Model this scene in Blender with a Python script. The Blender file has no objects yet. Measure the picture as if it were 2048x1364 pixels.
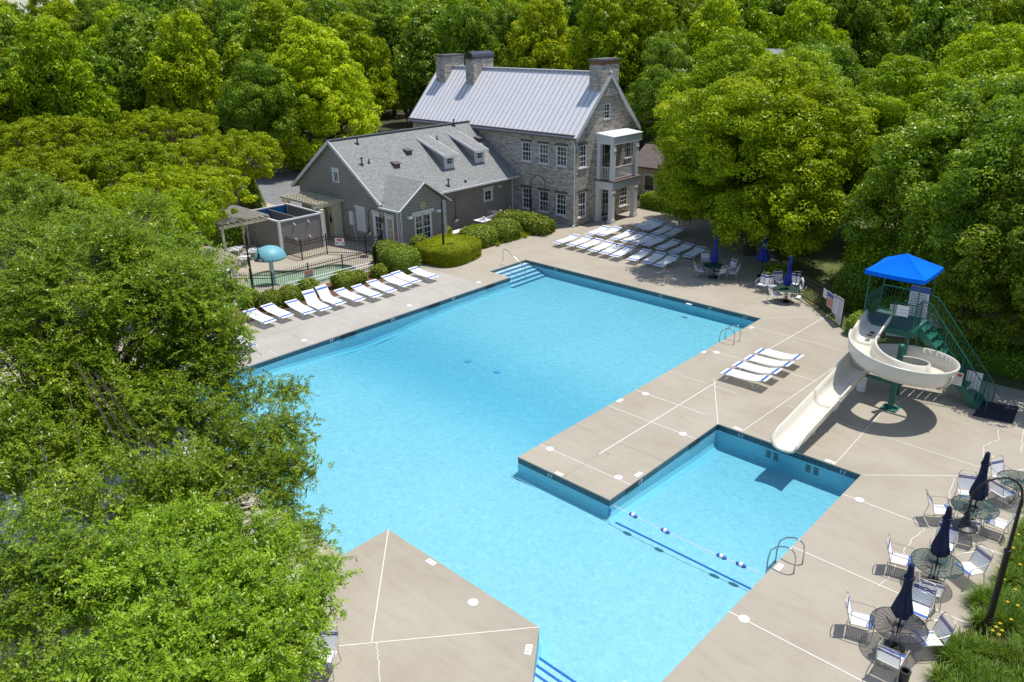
import bpy, bmesh, math, random
import numpy as np
from math import radians as R_, sin, cos, pi
from mathutils import Vector, Matrix
from mathutils.geometry import tessellate_polygon

# ------------------------------------------------------------------ camera, sky, sun
S = bpy.context.scene
COL = S.collection
CH = 14.0                                   # height of the camera above the pool deck
FPX, PIT, ROL, HED = 1567.227, R_(22.4635), R_(-1.0164), R_(-43.6864)
_f = Vector((sin(HED)*cos(PIT), cos(HED)*cos(PIT), -sin(PIT)))
_r = Vector((cos(HED), -sin(HED), 0)); _u = _r.cross(_f)
CR = cos(ROL)*_r + sin(ROL)*_u; CU = -sin(ROL)*_r + cos(ROL)*_u; CF = _f
cam = bpy.data.cameras.new("camera"); cam.lens = FPX/2048*36; cam.sensor_width = 36
cam.clip_start = 0.2; cam.clip_end = 6000
co = bpy.data.objects.new("camera", cam); COL.objects.link(co)
co.matrix_world = Matrix(((CR.x, CU.x, -CF.x, 0), (CR.y, CU.y, -CF.y, 0), (CR.z, CU.z, -CF.z, CH), (0, 0, 0, 1)))
S.camera = co
S.render.resolution_x, S.render.resolution_y = 1024, 682

SUN_EL, SUN_AZ = R_(73.0), R_(24.0)          # azimuth clockwise from +Y
w = bpy.data.worlds.new("World"); S.world = w; w.use_nodes = True
nt = w.node_tree; bg = nt.nodes["Background"]
sky = nt.nodes.new("ShaderNodeTexSky"); sky.sky_type = 'NISHITA'; sky.sun_disc = False
sky.sun_elevation = SUN_EL; sky.sun_rotation = SUN_AZ; sky.air_density = 1.0; sky.dust_density = 1.0
nt.links.new(sky.outputs[0], bg.inputs[0]); bg.inputs[1].default_value = 0.145
sl = bpy.data.lights.new("sun", 'SUN'); sl.energy = 4.3; sl.angle = R_(0.5); sl.color = (1.0, 0.955, 0.88)
so = bpy.data.objects.new("sun", sl); COL.objects.link(so)
sd = Vector((sin(SUN_AZ)*cos(SUN_EL), cos(SUN_AZ)*cos(SUN_EL), sin(SUN_EL)))
so.rotation_euler = (-sd).to_track_quat('-Z', 'Y').to_euler(); so.location = (0, 0, 60)
S.view_settings.view_transform = 'Standard'; S.view_settings.look = 'None'
S.view_settings.exposure = 0.12; S.view_settings.gamma = 1
S.render.engine = 'CYCLES'
S.cycles.max_bounces = 8; S.cycles.transparent_max_bounces = 12; S.cycles.volume_bounces = 0

def at(px, py, z=0.0):
    """world point at height z seen at pixel px,py of the 2048 px wide photograph"""
    d = CR*((px-1024)/FPX) + CU*((682-py)/FPX) + CF
    return Vector((0, 0, CH)) + d*((z-CH)/d.z)
def atx(px, py, ax, val):
    d = CR*((px-1024)/FPX) + CU*((682-py)/FPX) + CF
    o = Vector((0, 0, CH)); return o + d*((val-o[ax])/d[ax])

# ------------------------------------------------------------------ materials
def nmat(name):
    m = bpy.data.materials.new(name); m.use_nodes = True
    return m, m.node_tree, m.node_tree.nodes["Principled BSDF"]
def N(nt, t, **kw):
    n = nt.nodes.new(t)
    for k, v in kw.items():
        if k in n.inputs: n.inputs[k].default_value = v
        else: setattr(n, k, v)
    return n
def ramp(nt, fac, stops):
    r = nt.nodes.new("ShaderNodeValToRGB"); e = r.color_ramp.elements
    while len(e) < len(stops): e.new(0.5)
    for i, (p, c) in enumerate(stops):
        e[i].position = p; e[i].color = (*c, 1)
    nt.links.new(fac, r.inputs[0]); return r
def pos(nt):
    g = nt.nodes.new("ShaderNodeNewGeometry"); return g.outputs["Position"]
def plain(name, c, rough=0.5, metal=0.0, var=0.12, scale=3.0, bump=0.0, spec=0.5):
    m, t, b = nmat(name)
    n = N(t, "ShaderNodeTexNoise", Scale=scale, Detail=6.0, Roughness=0.65)
    t.links.new(pos(t), n.inputs["Vector"])
    lo = tuple(x*(1-var) for x in c); hi = tuple(min(1, x*(1+var)) for x in c)
    r = ramp(t, n.outputs[0], [(0.3, lo), (0.7, hi)])
    t.links.new(r.outputs[0], b.inputs["Base Color"])
    b.inputs["Roughness"].default_value = rough; b.inputs["Metallic"].default_value = metal
    b.inputs["Specular IOR Level"].default_value = spec
    if bump:
        bp = N(t, "ShaderNodeBump", Strength=bump, Distance=0.02)
        n2 = N(t, "ShaderNodeTexNoise", Scale=scale*12, Detail=4.0)
        t.links.new(pos(t), n2.inputs["Vector"]); t.links.new(n2.outputs[0], bp.inputs["Height"])
        t.links.new(bp.outputs[0], b.inputs["Normal"])
    return m
def concrete():
    m, t, b = nmat("concrete"); p = pos(t)
    a = N(t, "ShaderNodeTexNoise", Scale=0.35, Detail=8.0, Roughness=0.62, Distortion=0.4); t.links.new(p, a.inputs["Vector"])
    c = N(t, "ShaderNodeTexNoise", Scale=30.0, Detail=4.0, Roughness=0.7); t.links.new(p, c.inputs["Vector"])
    mp = N(t, "ShaderNodeMapping"); mp.inputs["Scale"].default_value = (0.5, 2.6, 1); mp.inputs["Rotation"].default_value = (0, 0, 0.25)
    t.links.new(p, mp.inputs[0])
    d = N(t, "ShaderNodeTexNoise", Scale=1.6, Detail=6.0, Roughness=0.7); t.links.new(mp.outputs[0], d.inputs["Vector"])
    r1 = ramp(t, a.outputs[0], [(0.32, (0.335, 0.294, 0.232)), (0.52, (0.372, 0.333, 0.266)), (0.72, (0.40, 0.361, 0.293))])
    r2 = ramp(t, c.outputs[0], [(0.3, (0.86, 0.86, 0.86)), (0.7, (1.1, 1.1, 1.1))])
    r3 = ramp(t, d.outputs[0], [(0.26, (0.90, 0.89, 0.88)), (0.5, (1.0, 1.0, 1.0)), (0.8, (1.03, 1.03, 1.03))])
    mx = N(t, "ShaderNodeMix", data_type='RGBA', blend_type='MULTIPLY'); mx.inputs[0].default_value = 1
    t.links.new(r1.outputs[0], mx.inputs[6]); t.links.new(r2.outputs[0], mx.inputs[7])
    my = N(t, "ShaderNodeMix", data_type='RGBA', blend_type='MULTIPLY'); my.inputs[0].default_value = 1
    t.links.new(mx.outputs[2], my.inputs[6])
    bs = N(t, "ShaderNodeTexBrick", Scale=1.0); bs.offset = 0; bs.inputs["Brick Width"].default_value = 3.91; bs.inputs["Row Height"].default_value = 3.98; bs.inputs["Mortar Size"].default_value = 0.0
    bs.inputs["Color1"].default_value = (0.955, 0.955, 0.955, 1); bs.inputs["Color2"].default_value = (1.03, 1.03, 1.03, 1)
    of = N(t, "ShaderNodeVectorMath", operation='ADD'); of.inputs[1].default_value = (16.08, 1.73, 0); t.links.new(p, of.inputs[0]); t.links.new(of.outputs[0], bs.inputs["Vector"])
    m3 = N(t, "ShaderNodeMix", data_type='RGBA', blend_type='MULTIPLY'); m3.inputs[0].default_value = 1
    t.links.new(r3.outputs[0], m3.inputs[6]); t.links.new(bs.outputs[0], m3.inputs[7]); t.links.new(m3.outputs[2], my.inputs[7])
    sp_ = N(t, "ShaderNodeSeparateXYZ"); t.links.new(p, sp_.inputs[0])     # the newer, paler slabs of the lounger row
    lx = N(t, "ShaderNodeMath", operation='LESS_THAN'); lx.inputs[1].default_value = -30.0; t.links.new(sp_.outputs[0], lx.inputs[0])
    ly = N(t, "ShaderNodeMath", operation='LESS_THAN'); ly.inputs[1].default_value = 29.6; t.links.new(sp_.outputs[1], ly.inputs[0])
    gx = N(t, "ShaderNodeMath", operation='GREATER_THAN'); gx.inputs[1].default_value = -35.1; t.links.new(sp_.outputs[0], gx.inputs[0])
    m1 = N(t, "ShaderNodeMath", operation='MULTIPLY'); t.links.new(lx.outputs[0], m1.inputs[0]); t.links.new(ly.outputs[0], m1.inputs[1])
    m2 = N(t, "ShaderNodeMath", operation='MULTIPLY'); t.links.new(m1.outputs[0], m2.inputs[0]); t.links.new(gx.outputs[0], m2.inputs[1])
    mz = N(t, "ShaderNodeMix", data_type='RGBA', blend_type='MULTIPLY'); t.links.new(m2.outputs[0], mz.inputs[0])
    t.links.new(my.outputs[2], mz.inputs[6]); mz.inputs[7].default_value = (1.09, 1.14, 1.27, 1)
    t.links.new(mz.outputs[2], b.inputs["Base Color"]); b.inputs["Roughness"].default_value = 0.85
    bp = N(t, "ShaderNodeBump", Strength=0.25, Distance=0.01); t.links.new(c.outputs[0], bp.inputs["Height"])
    t.links.new(bp.outputs[0], b.inputs["Normal"]); return m
def wallcoord(t, sx=1.0, sz=1.0):
    """(x+y, z) so a 2D pattern runs along any axis-aligned wall"""
    s = N(t, "ShaderNodeSeparateXYZ"); t.links.new(pos(t), s.inputs[0])
    a = N(t, "ShaderNodeMath", operation='ADD'); t.links.new(s.outputs[0], a.inputs[0]); t.links.new(s.outputs[1], a.inputs[1])
    c = N(t, "ShaderNodeCombineXYZ"); t.links.new(a.outputs[0], c.inputs[0]); t.links.new(s.outputs[2], c.inputs[1])
    m = N(t, "ShaderNodeVectorMath", operation='MULTIPLY'); m.inputs[1].default_value = (sx, sz, 1)
    t.links.new(c.outputs[0], m.inputs[0]); return m.outputs[0]
def stone():
    m, t, b = nmat("ledge_stone"); v = wallcoord(t)
    wob = N(t, "ShaderNodeTexNoise", Scale=3.0, Detail=3.0); t.links.new(pos(t), wob.inputs["Vector"])
    ad = N(t, "ShaderNodeVectorMath", operation='MULTIPLY_ADD'); ad.inputs[1].default_value = (0.09, 0.07, 0.0)
    t.links.new(wob.outputs[1], ad.inputs[0]); t.links.new(v, ad.inputs[2])
    br = N(t, "ShaderNodeTexBrick", Scale=1.0); br.offset = 0.43; br.squash = 0.7; br.squash_frequency = 3
    br.inputs["Brick Width"].default_value = 0.36; br.inputs["Row Height"].default_value = 0.105
    br.inputs["Mortar Size"].default_value = 0.011; br.inputs["Mortar Smooth"].default_value = 0.3
    br.inputs["Color1"].default_value = (0.0, 0, 0, 1); br.inputs["Color2"].default_value = (1, 1, 1, 1)
    br.inputs["Mortar"].default_value = (0.5, 0.5, 0.5, 1); t.links.new(ad.outputs[0], br.inputs["Vector"])
    r = ramp(t, br.outputs[0], [(0.0, (0.30, 0.265, 0.235)), (0.3, (0.43, 0.39, 0.35)), (0.6, (0.51, 0.465, 0.42)), (0.85, (0.60, 0.53, 0.45)), (1.0, (0.68, 0.65, 0.61))])
    n2 = N(t, "ShaderNodeTexNoise", Scale=9.0, Detail=6.0, Roughness=0.7); t.links.new(pos(t), n2.inputs["Vector"])
    r2 = ramp(t, n2.outputs[0], [(0.3, (0.7, 0.68, 0.68)), (0.7, (1.2, 1.18, 1.12))])
    mx = N(t, "ShaderNodeMix", data_type='RGBA', blend_type='MULTIPLY'); mx.inputs[0].default_value = 1
    t.links.new(r.outputs[0], mx.inputs[6]); t.links.new(r2.outputs[0], mx.inputs[7])
    mo = N(t, "ShaderNodeMix", data_type='RGBA'); t.links.new(br.outputs["Fac"], mo.inputs[0])
    t.links.new(mx.outputs[2], mo.inputs[6]); mo.inputs[7].default_value = (0.22, 0.21, 0.20, 1)
    t.links.new(mo.outputs[2], b.inputs["Base Color"]); b.inputs["Roughness"].default_value = 0.9
    h = N(t, "ShaderNodeMath", operation='SUBTRACT'); t.links.new(n2.outputs[0], h.inputs[0]); t.links.new(br.outputs["Fac"], h.inputs[1])
    bp = N(t, "ShaderNodeBump", Strength=0.7, Distance=0.03); t.links.new(h.outputs[0], bp.inputs["Height"])
    t.links.new(bp.outputs[0], b.inputs["Normal"]); return m
def siding():
    m, t, b = nmat("grey_siding"); s = N(t, "ShaderNodeSeparateXYZ"); t.links.new(pos(t), s.inputs[0])
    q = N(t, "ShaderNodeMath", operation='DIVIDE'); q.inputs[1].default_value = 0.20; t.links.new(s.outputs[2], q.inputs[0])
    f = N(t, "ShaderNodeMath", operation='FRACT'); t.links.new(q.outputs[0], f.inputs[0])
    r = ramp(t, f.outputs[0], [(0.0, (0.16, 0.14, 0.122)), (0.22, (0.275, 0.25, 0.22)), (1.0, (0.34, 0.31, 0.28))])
    n2 = N(t, "ShaderNodeTexNoise", Scale=1.2, Detail=6.0); t.links.new(pos(t), n2.inputs["Vector"])
    r2 = ramp(t, n2.outputs[0], [(0.3, (0.92, 0.92, 0.92)), (0.7, (1.06, 1.06, 1.06))])
    mx = N(t, "ShaderNodeMix", data_type='RGBA', blend_type='MULTIPLY'); mx.inputs[0].default_value = 1
    t.links.new(r.outputs[0], mx.inputs[6]); t.links.new(r2.outputs[0], mx.inputs[7])
    t.links.new(mx.outputs[2], b.inputs["Base Color"]); b.inputs["Roughness"].default_value = 0.7
    iv = N(t, "ShaderNodeMath", operation='SUBTRACT'); iv.inputs[0].default_value = 1; t.links.new(f.outputs[0], iv.inputs[1])
    bp = N(t, "ShaderNodeBump", Strength=0.8, Distance=0.02); t.links.new(iv.outputs[0], bp.inputs["Height"])
    t.links.new(bp.outputs[0], b.inputs["Normal"]); return m
def shingle():
    m, t, b = nmat("asphalt_shingles"); s = N(t, "ShaderNodeSeparateXYZ"); t.links.new(pos(t), s.inputs[0])
    c = N(t, "ShaderNodeCombineXYZ"); a = N(t, "ShaderNodeMath", operation='ADD')
    t.links.new(s.outputs[0], a.inputs[0]); t.links.new(s.outputs[1], a.inputs[1])
    gn = N(t, "ShaderNodeNewGeometry"); sn = N(t, "ShaderNodeSeparateXYZ"); t.links.new(gn.outputs["True Normal"], sn.inputs[0])
    ab = N(t, "ShaderNodeMath", operation='ABSOLUTE'); t.links.new(sn.outputs[1], ab.inputs[0])
    gt_ = N(t, "ShaderNodeMath", operation='GREATER_THAN'); gt_.inputs[1].default_value = 0.3; t.links.new(ab.outputs[0], gt_.inputs[0])
    pk = N(t, "ShaderNodeMix", data_type='FLOAT'); t.links.new(gt_.outputs[0], pk.inputs[0]); t.links.new(s.outputs[1], pk.inputs[2]); t.links.new(s.outputs[0], pk.inputs[3])
    t.links.new(pk.outputs[0], c.inputs[0])
    z = N(t, "ShaderNodeMath", operation='MULTIPLY'); z.inputs[1].default_value = 1.74; t.links.new(s.outputs[2], z.inputs[0])
    t.links.new(z.outputs[0], c.inputs[1])
    br = N(t, "ShaderNodeTexBrick", Scale=1.0); br.inputs["Brick Width"].default_value = 0.22; br.inputs["Row Height"].default_value = 0.12
    br.inputs["Mortar Size"].default_value = 0.016; br.inputs["Color1"].default_value = (0, 0, 0, 1); br.inputs["Color2"].default_value = (1, 1, 1, 1)
    br.inputs["Mortar"].default_value = (0.0, 0.0, 0.0, 1); br.inputs["Bias"].default_value = 0.0; t.links.new(c.outputs[0], br.inputs["Vector"])
    r = ramp(t, br.outputs[0], [(0.0, (0.19, 0.20, 0.195)), (0.25, (0.225, 0.235, 0.23)), (0.6, (0.255, 0.262, 0.255)), (1.0, (0.30, 0.305, 0.29))])
    n2 = N(t, "ShaderNodeTexNoise", Scale=40.0, Detail=2.0); t.links.new(pos(t), n2.inputs["Vector"])
    r2 = ramp(t, n2.outputs[0], [(0.3, (0.75, 0.75, 0.75)), (0.7, (1.2, 1.2, 1.2))])
    mx = N(t, "ShaderNodeMix", data_type='RGBA', blend_type='MULTIPLY'); mx.inputs[0].default_value = 1
    t.links.new(r.outputs[0], mx.inputs[6]); t.links.new(r2.outputs[0], mx.inputs[7])
    t.links.new(mx.outputs[2], b.inputs["Base Color"]); b.inputs["Roughness"].default_value = 0.95; return m
def plaster():
    m, t, b = nmat("pool_plaster"); p = pos(t)
    a = N(t, "ShaderNodeTexNoise", Scale=5.0, Detail=6.0, Roughness=0.78, Distortion=1.2); t.links.new(p, a.inputs["Vector"])
    c = N(t, "ShaderNodeTexNoise", Scale=0.25, Detail=3.0); t.links.new(p, c.inputs["Vector"])
    r1 = ramp(t, a.outputs[0], [(0.34, (0.405, 0.59, 0.64)), (0.5, (0.51, 0.675, 0.715)), (0.66, (0.62, 0.76, 0.79))])  # plaster mottle, its contrast raised to paint in the water's ripple light
    r2 = ramp(t, c.outputs[0], [(0.3, (0.93, 0.95, 0.96)), (0.7, (1.0, 1.0, 1.0))])
    mx = N(t, "ShaderNodeMix", data_type='RGBA', blend_type='MULTIPLY'); mx.inputs[0].default_value = 1
    t.links.new(r1.outputs[0], mx.inputs[6]); t.links.new(r2.outputs[0], mx.inputs[7])
    t.links.new(mx.outputs[2], b.inputs["Base Color"]); b.inputs["Roughness"].default_value = 0.8; return m
def tiles(name, c1, c2, mortar, size=0.15, both=False):
    m, t, b = nmat(name)
    v = wallcoord(t) if not both else pos(t)
    br = N(t, "ShaderNodeTexBrick", Scale=1.0); br.offset = 0; br.inputs["Brick Width"].default_value = size; br.inputs["Row Height"].default_value = size
    br.inputs["Mortar Size"].default_value = size*0.05; br.inputs["Color1"].default_value = (*c1, 1); br.inputs["Color2"].default_value = (*c2, 1)
    br.inputs["Mortar"].default_value = (*mortar, 1); t.links.new(v, br.inputs["Vector"])
    t.links.new(br.outputs[0], b.inputs["Base Color"]); b.inputs["Roughness"].default_value = 0.3; return m
def water(name, sig, dens, bump=0.3, sc=4.5):
    m, t, b = nmat(name); t.nodes.remove(b); o = t.nodes["Material Output"]
    tr = N(t, "ShaderNodeBsdfTransparent"); gl = N(t, "ShaderNodeBsdfGlossy"); gl.inputs["Roughness"].default_value = 0.06
    fr = N(t, "ShaderNodeFresnel"); fr.inputs[0].default_value = 1.33
    mx = N(t, "ShaderNodeMixShader"); t.links.new(fr.outputs[0], mx.inputs[0]); t.links.new(tr.outputs[0], mx.inputs[1]); t.links.new(gl.outputs[0], mx.inputs[2])
    n = N(t, "ShaderNodeTexNoise", Scale=sc, Detail=5.0, Roughness=0.6, Distortion=0.8); t.links.new(pos(t), n.inputs["Vector"])
    bp = N(t, "ShaderNodeBump", Strength=bump, Distance=0.2); t.links.new(n.outputs[0], bp.inputs["Height"])
    t.links.new(bp.outputs[0], gl.inputs["Normal"]); t.links.new(bp.outputs[0], fr.inputs["Normal"])
    t.links.new(mx.outputs[0], o.inputs["Surface"])
    va = N(t, "ShaderNodeVolumeAbsorption"); va.inputs["Color"].default_value = (1-sig[0], 1-sig[1], 1-sig[2], 1); va.inputs["Density"].default_value = dens
    t.links.new(va.outputs[0], o.inputs["Volume"]); return m
def leafmat(name, dark, mid, light, tip, trans=0.36, gloss=0.14, hue=0.05):
    m, t, b = nmat(name); o = t.nodes["Material Output"]
    at_ = N(t, "ShaderNodeAttribute", attribute_name="rnd")
    r = ramp(t, at_.outputs["Fac"], [(0.0, dark), (0.45, mid), (0.86, light), (1.0, tip)])
    oi = N(t, "ShaderNodeObjectInfo"); hs = N(t, "ShaderNodeHueSaturation")
    h = N(t, "ShaderNodeMapRange"); h.inputs[3].default_value = 0.5-hue; h.inputs[4].default_value = 0.5+hue
    t.links.new(oi.outputs["Random"], h.inputs[0]); t.links.new(h.outputs[0], hs.inputs["Hue"])
    ml = N(t, "ShaderNodeMath", operation='MULTIPLY'); ml.inputs[1].default_value = 7.3; t.links.new(oi.outputs["Random"], ml.inputs[0])
    fr = N(t, "ShaderNodeMath", operation='FRACT'); t.links.new(ml.outputs[0], fr.inputs[0])
    v = N(t, "ShaderNodeMapRange"); v.inputs[3].default_value = 0.84; v.inputs[4].default_value = 1.2
    t.links.new(fr.outputs[0], v.inputs[0]); t.links.new(v.outputs[0], hs.inputs["Value"])
    t.links.new(r.outputs[0], hs.inputs["Color"]); t.links.new(hs.outputs[0], b.inputs["Base Color"])
    b.inputs["Roughness"].default_value = 0.36; b.inputs["Specular IOR Level"].default_value = gloss
    tl = N(t, "ShaderNodeBsdfTranslucent")
    g2 = N(t, "ShaderNodeMix", data_type='RGBA', blend_type='MULTIPLY'); g2.inputs[0].default_value = 1; g2.inputs[7].default_value = (1.2, 1.15, 0.4, 1)
    t.links.new(hs.outputs[0], g2.inputs[6]); t.links.new(g2.outputs[2], tl.inputs[0])
    mx = N(t, "ShaderNodeMixShader"); mx.inputs[0].default_value = trans
    t.links.new(b.outputs[0], mx.inputs[1]); t.links.new(tl.outputs[0], mx.inputs[2]); t.links.new(mx.outputs[0], o.inputs["Surface"])
    return m
def groundmat(name, cs, sc=1.2):
    m, t, b = nmat(name); p = pos(t)
    a = N(t, "ShaderNodeTexNoise", Scale=sc, Detail=8.0, Roughness=0.7); t.links.new(p, a.inputs["Vector"])
    c = N(t, "ShaderNodeTexNoise", Scale=sc*22, Detail=4.0, Roughness=0.7); t.links.new(p, c.inputs["Vector"])
    r = ramp(t, a.outputs[0], [(0.3, cs[0]), (0.5, cs[1]), (0.72, cs[2])])
    r2 = ramp(t, c.outputs[0], [(0.3, (0.55, 0.55, 0.55)), (0.7, (1.35, 1.35, 1.35))])
    mx = N(t, "ShaderNodeMix", data_type='RGBA', blend_type='MULTIPLY'); mx.inputs[0].default_value = 1
    t.links.new(r.outputs[0], mx.inputs[6]); t.links.new(r2.outputs[0], mx.inputs[7])
    t.links.new(mx.outputs[2], b.inputs["Base Color"]); b.inputs["Roughness"].default_value = 0.95
    bp = N(t, "ShaderNodeBump", Strength=0.6, Distance=0.03); t.links.new(c.outputs[0], bp.inputs["Height"]); t.links.new(bp.outputs[0], b.inputs["Normal"])
    return m
M = {}
M['concrete'] = concrete(); M['stone'] = stone(); M['siding'] = siding(); M['shingle'] = shingle(); M['plaster'] = plaster()
M['joint'] = plain('joint_caulk', (0.74, 0.71, 0.66), 0.6)
M['crack'] = plain('crack_filler', (0.66, 0.63, 0.60), 0.7)
M['groove'] = plain('joint_groove', (0.22, 0.20, 0.17), 0.9)
M['wallplaster'] = plain('scatter_tinted_wall_plaster', (0.40, 0.68, 0.76), 0.8, var=0.04)  # wall colour tinted aqua to paint in light scattered by the water
M['tile'] = tiles('waterline_tile', (0.015, 0.055, 0.085), (0.03, 0.10, 0.14), (0.10, 0.16, 0.18))
M['bluetile'] = tiles('blue_step_tile', (0.01, 0.10, 0.42), (0.015, 0.14, 0.50), (0.10, 0.30, 0.55), 0.05, True)
M['greentile'] = tiles('green_edge_tile', (0.03, 0.08, 0.07), (0.06, 0.13, 0.11), (0.2, 0.25, 0.22), 0.1)
M['water'] = water('pool_water', (0.56, 0.19, 0.11), 1.0)
M['kwater'] = water('shallow_water', (0.45, 0.15, 0.30), 1.0, 0.1, 3.0)
M['kplaster'] = plain('green_plaster', (0.40, 0.42, 0.36), 0.8)
M['white'] = plain('white_paint', (0.80, 0.80, 0.80), 0.45, var=0.05)
M['trim'] = plain('white_trim', (0.66, 0.66, 0.67), 0.5, var=0.05)
M['cream'] = plain('cream_timber', (0.60, 0.54, 0.40), 0.7, var=0.15, scale=5)
M['grout'] = plain('weathered_timber', (0.46, 0.43, 0.36), 0.85, var=0.2, scale=6)
M['strap'] = plain('white_vinyl_strap', (0.82, 0.83, 0.86), 0.4, var=0.02)
M['bluestrap'] = plain('blue_vinyl_strap', (0.035, 0.13, 0.52), 0.4, var=0.05)
M['navystrap'] = plain('navy_vinyl_strap', (0.02, 0.04, 0.24), 0.4, var=0.05)
M['frame'] = plain('champagne_metal', (0.46, 0.42, 0.34), 0.4, 0.25, var=0.05)
M['whiteframe'] = plain('white_metal_frame', (0.72, 0.70, 0.64), 0.4, var=0.05)
M['steel'] = plain('stainless_steel', (0.55, 0.52, 0.48), 0.18, 1.0, var=0.05)
M['black'] = plain('black_metal', (0.012, 0.013, 0.015), 0.4, 0.0, var=0.1)
M['brownblack'] = plain('dark_bronze_metal', (0.022, 0.017, 0.014), 0.45, var=0.1)
M['green'] = plain('green_painted_steel', (0.012, 0.13, 0.095), 0.4, var=0.15, scale=6)
M['deckgreen'] = plain('worn_green_decking', (0.07, 0.13, 0.12), 0.8)
M['tablegreen'] = plain('dark_green_mesh', (0.02, 0.055, 0.05), 0.4, var=0.1)
M['tableblack'] = plain('black_mesh', (0.03, 0.03, 0.035), 0.4, var=0.1)
M['tarp'] = plain('blue_tarp', (0.0, 0.075, 0.22), 0.5, var=0.25, scale=2)
M['canopy'] = plain('blue_canopy_fabric', (0.0, 0.15, 0.82), 0.9, var=0.08, spec=0.1)
M['navy'] = plain('navy_canvas', (0.008, 0.014, 0.055), 0.8, var=0.25, scale=6)
M['royal'] = plain('royal_blue_canvas', (0.006, 0.025, 0.24), 0.8, var=0.2, scale=6)
M['flume'] = plain('cream_fibreglass', (0.69, 0.655, 0.56), 0.22, var=0.05, scale=1.5)
M['metalroof'] = plain('pale_metal_roof', (0.66, 0.65, 0.675), 0.5, 0.0, var=0.04, scale=1)
M['seam'] = plain('roof_seam_shade', (0.40, 0.40, 0.44), 0.5)  # darker than the roof sheet, painting the seams' shadow into their colour
M['darkmetal'] = plain('dark_cap_metal', (0.06, 0.065, 0.09), 0.35, 0.4)
M['capstone'] = plain('cap_stone', (0.13, 0.12, 0.115), 0.9, bump=0.4)
M['copper'] = plain('rusty_band', (0.22, 0.10, 0.05), 0.8)
M['lintel'] = plain('lintel_stone', (0.115, 0.105, 0.095), 0.9, bump=0.5)
M['mush'] = plain('aqua_fibreglass', (0.15, 0.40, 0.47), 0.5, var=0.05)
M['mushstem'] = plain('pale_aqua_stem', (0.50, 0.60, 0.57), 0.45)
M['asphalt'] = groundmat('asphalt', ((0.17, 0.17, 0.175), (0.20, 0.20, 0.205), (0.23, 0.23, 0.23)), 0.6)
M['mulch'] = groundmat('pine_straw_mulch', ((0.09, 0.042, 0.02), (0.15, 0.075, 0.038), (0.20, 0.11, 0.06)), 2.5)
M['grass'] = groundmat('lawn', ((0.05, 0.075, 0.018), (0.09, 0.12, 0.03), (0.20, 0.15, 0.06)), 0.35)
M['earth'] = groundmat('woodland_floor', ((0.03, 0.035, 0.012), (0.05, 0.055, 0.02), (0.08, 0.07, 0.03)), 0.2)
M['bark'] = plain('bark', (0.065, 0.050, 0.038), 0.9, var=0.4, scale=8, bump=0.5)
M['barkpale'] = plain('pale_bark', (0.22, 0.16, 0.11), 0.85, var=0.3, scale=8, bump=0.4)
M['mat'] = plain('black_rubber_mat', (0.01, 0.012, 0.028), 0.85)
M['signwhite'] = plain('sign_white', (0.78, 0.76, 0.78), 0.5, var=0.03)
M['signred'] = plain('sign_red', (0.55, 0.03, 0.03), 0.5)
M['signpink'] = plain('sign_faded_red', (0.55, 0.22, 0.18), 0.5)
M['signblue'] = plain('sign_blue', (0.05, 0.12, 0.38), 0.5)
M['signgrey'] = plain('sign_grey', (0.25, 0.25, 0.29), 0.5)
M['signtext'] = plain('sign_lettering', (0.10, 0.10, 0.13), 0.6)
M['greywall'] = plain('plain_grey_board', (0.22, 0.20, 0.185), 0.75, var=0.06)
M['beige'] = plain('beige_render', (0.42, 0.37, 0.30), 0.9)
M['brownroof'] = plain('brown_shingles', (0.12, 0.095, 0.085), 0.95, var=0.2, scale=3)
M['floorwood'] = plain('reddish_floorboards', (0.24, 0.14, 0.10), 0.6, var=0.2, scale=6)
M['gravel'] = groundmat('sandy_soil', ((0.40, 0.30, 0.21), (0.50, 0.40, 0.30), (0.55, 0.46, 0.36)), 1.0)
def glassy(name, c, c2):
    m, t, b = nmat(name); n = N(t, "ShaderNodeTexNoise", Scale=1.3, Detail=2.0); t.links.new(pos(t), n.inputs["Vector"])
    r = ramp(t, n.outputs[0], [(0.42, c), (0.6, c2)]); t.links.new(r.outputs[0], b.inputs["Base Color"])
    b.inputs["Roughness"].default_value = 0.04; b.inputs["Specular IOR Level"].default_value = 0.9; return m
M['glass'] = glassy('window_glass', (0.008, 0.012, 0.014), (0.03, 0.045, 0.05))
M['blind'] = plain('pale_blind_behind_glass', (0.42, 0.44, 0.34), 0.2, var=0.15)
M['dooryellow'] = plain('yellow_door_pane', (0.50, 0.36, 0.16), 0.4)  # plain yellow-brown tone for a window pane
M['L_front'] = leafmat('zelkova_leaves', (0.062, 0.125, 0.006), (0.195, 0.325, 0.014), (0.385, 0.515, 0.035), (0.66, 0.66, 0.14), hue=0.004, gloss=0.34)
M['L_bright'] = leafmat('spring_leaves', (0.095, 0.165, 0.004), (0.27, 0.385, 0.009), (0.46, 0.57, 0.014), (0.64, 0.68, 0.06), hue=0.012)
M['L_maple'] = leafmat('light_maple_leaves', (0.14, 0.22, 0.004), (0.36, 0.47, 0.012), (0.56, 0.66, 0.02), (0.74, 0.76, 0.10), hue=0.004, gloss=0.14)
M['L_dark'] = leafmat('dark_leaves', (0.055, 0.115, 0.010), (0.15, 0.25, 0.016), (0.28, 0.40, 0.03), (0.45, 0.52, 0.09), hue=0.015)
M['L_gold'] = leafmat('golden_leaves', (0.12, 0.19, 0.005), (0.265, 0.36, 0.007), (0.39, 0.475, 0.010), (0.50, 0.49, 0.02), hue=0.012)
M['L_hedge'] = leafmat('hedge_leaves', (0.05, 0.09, 0.010), (0.15, 0.22, 0.015), (0.28, 0.36, 0.03), (0.55, 0.58, 0.20), trans=0.2, hue=0.01)
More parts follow.
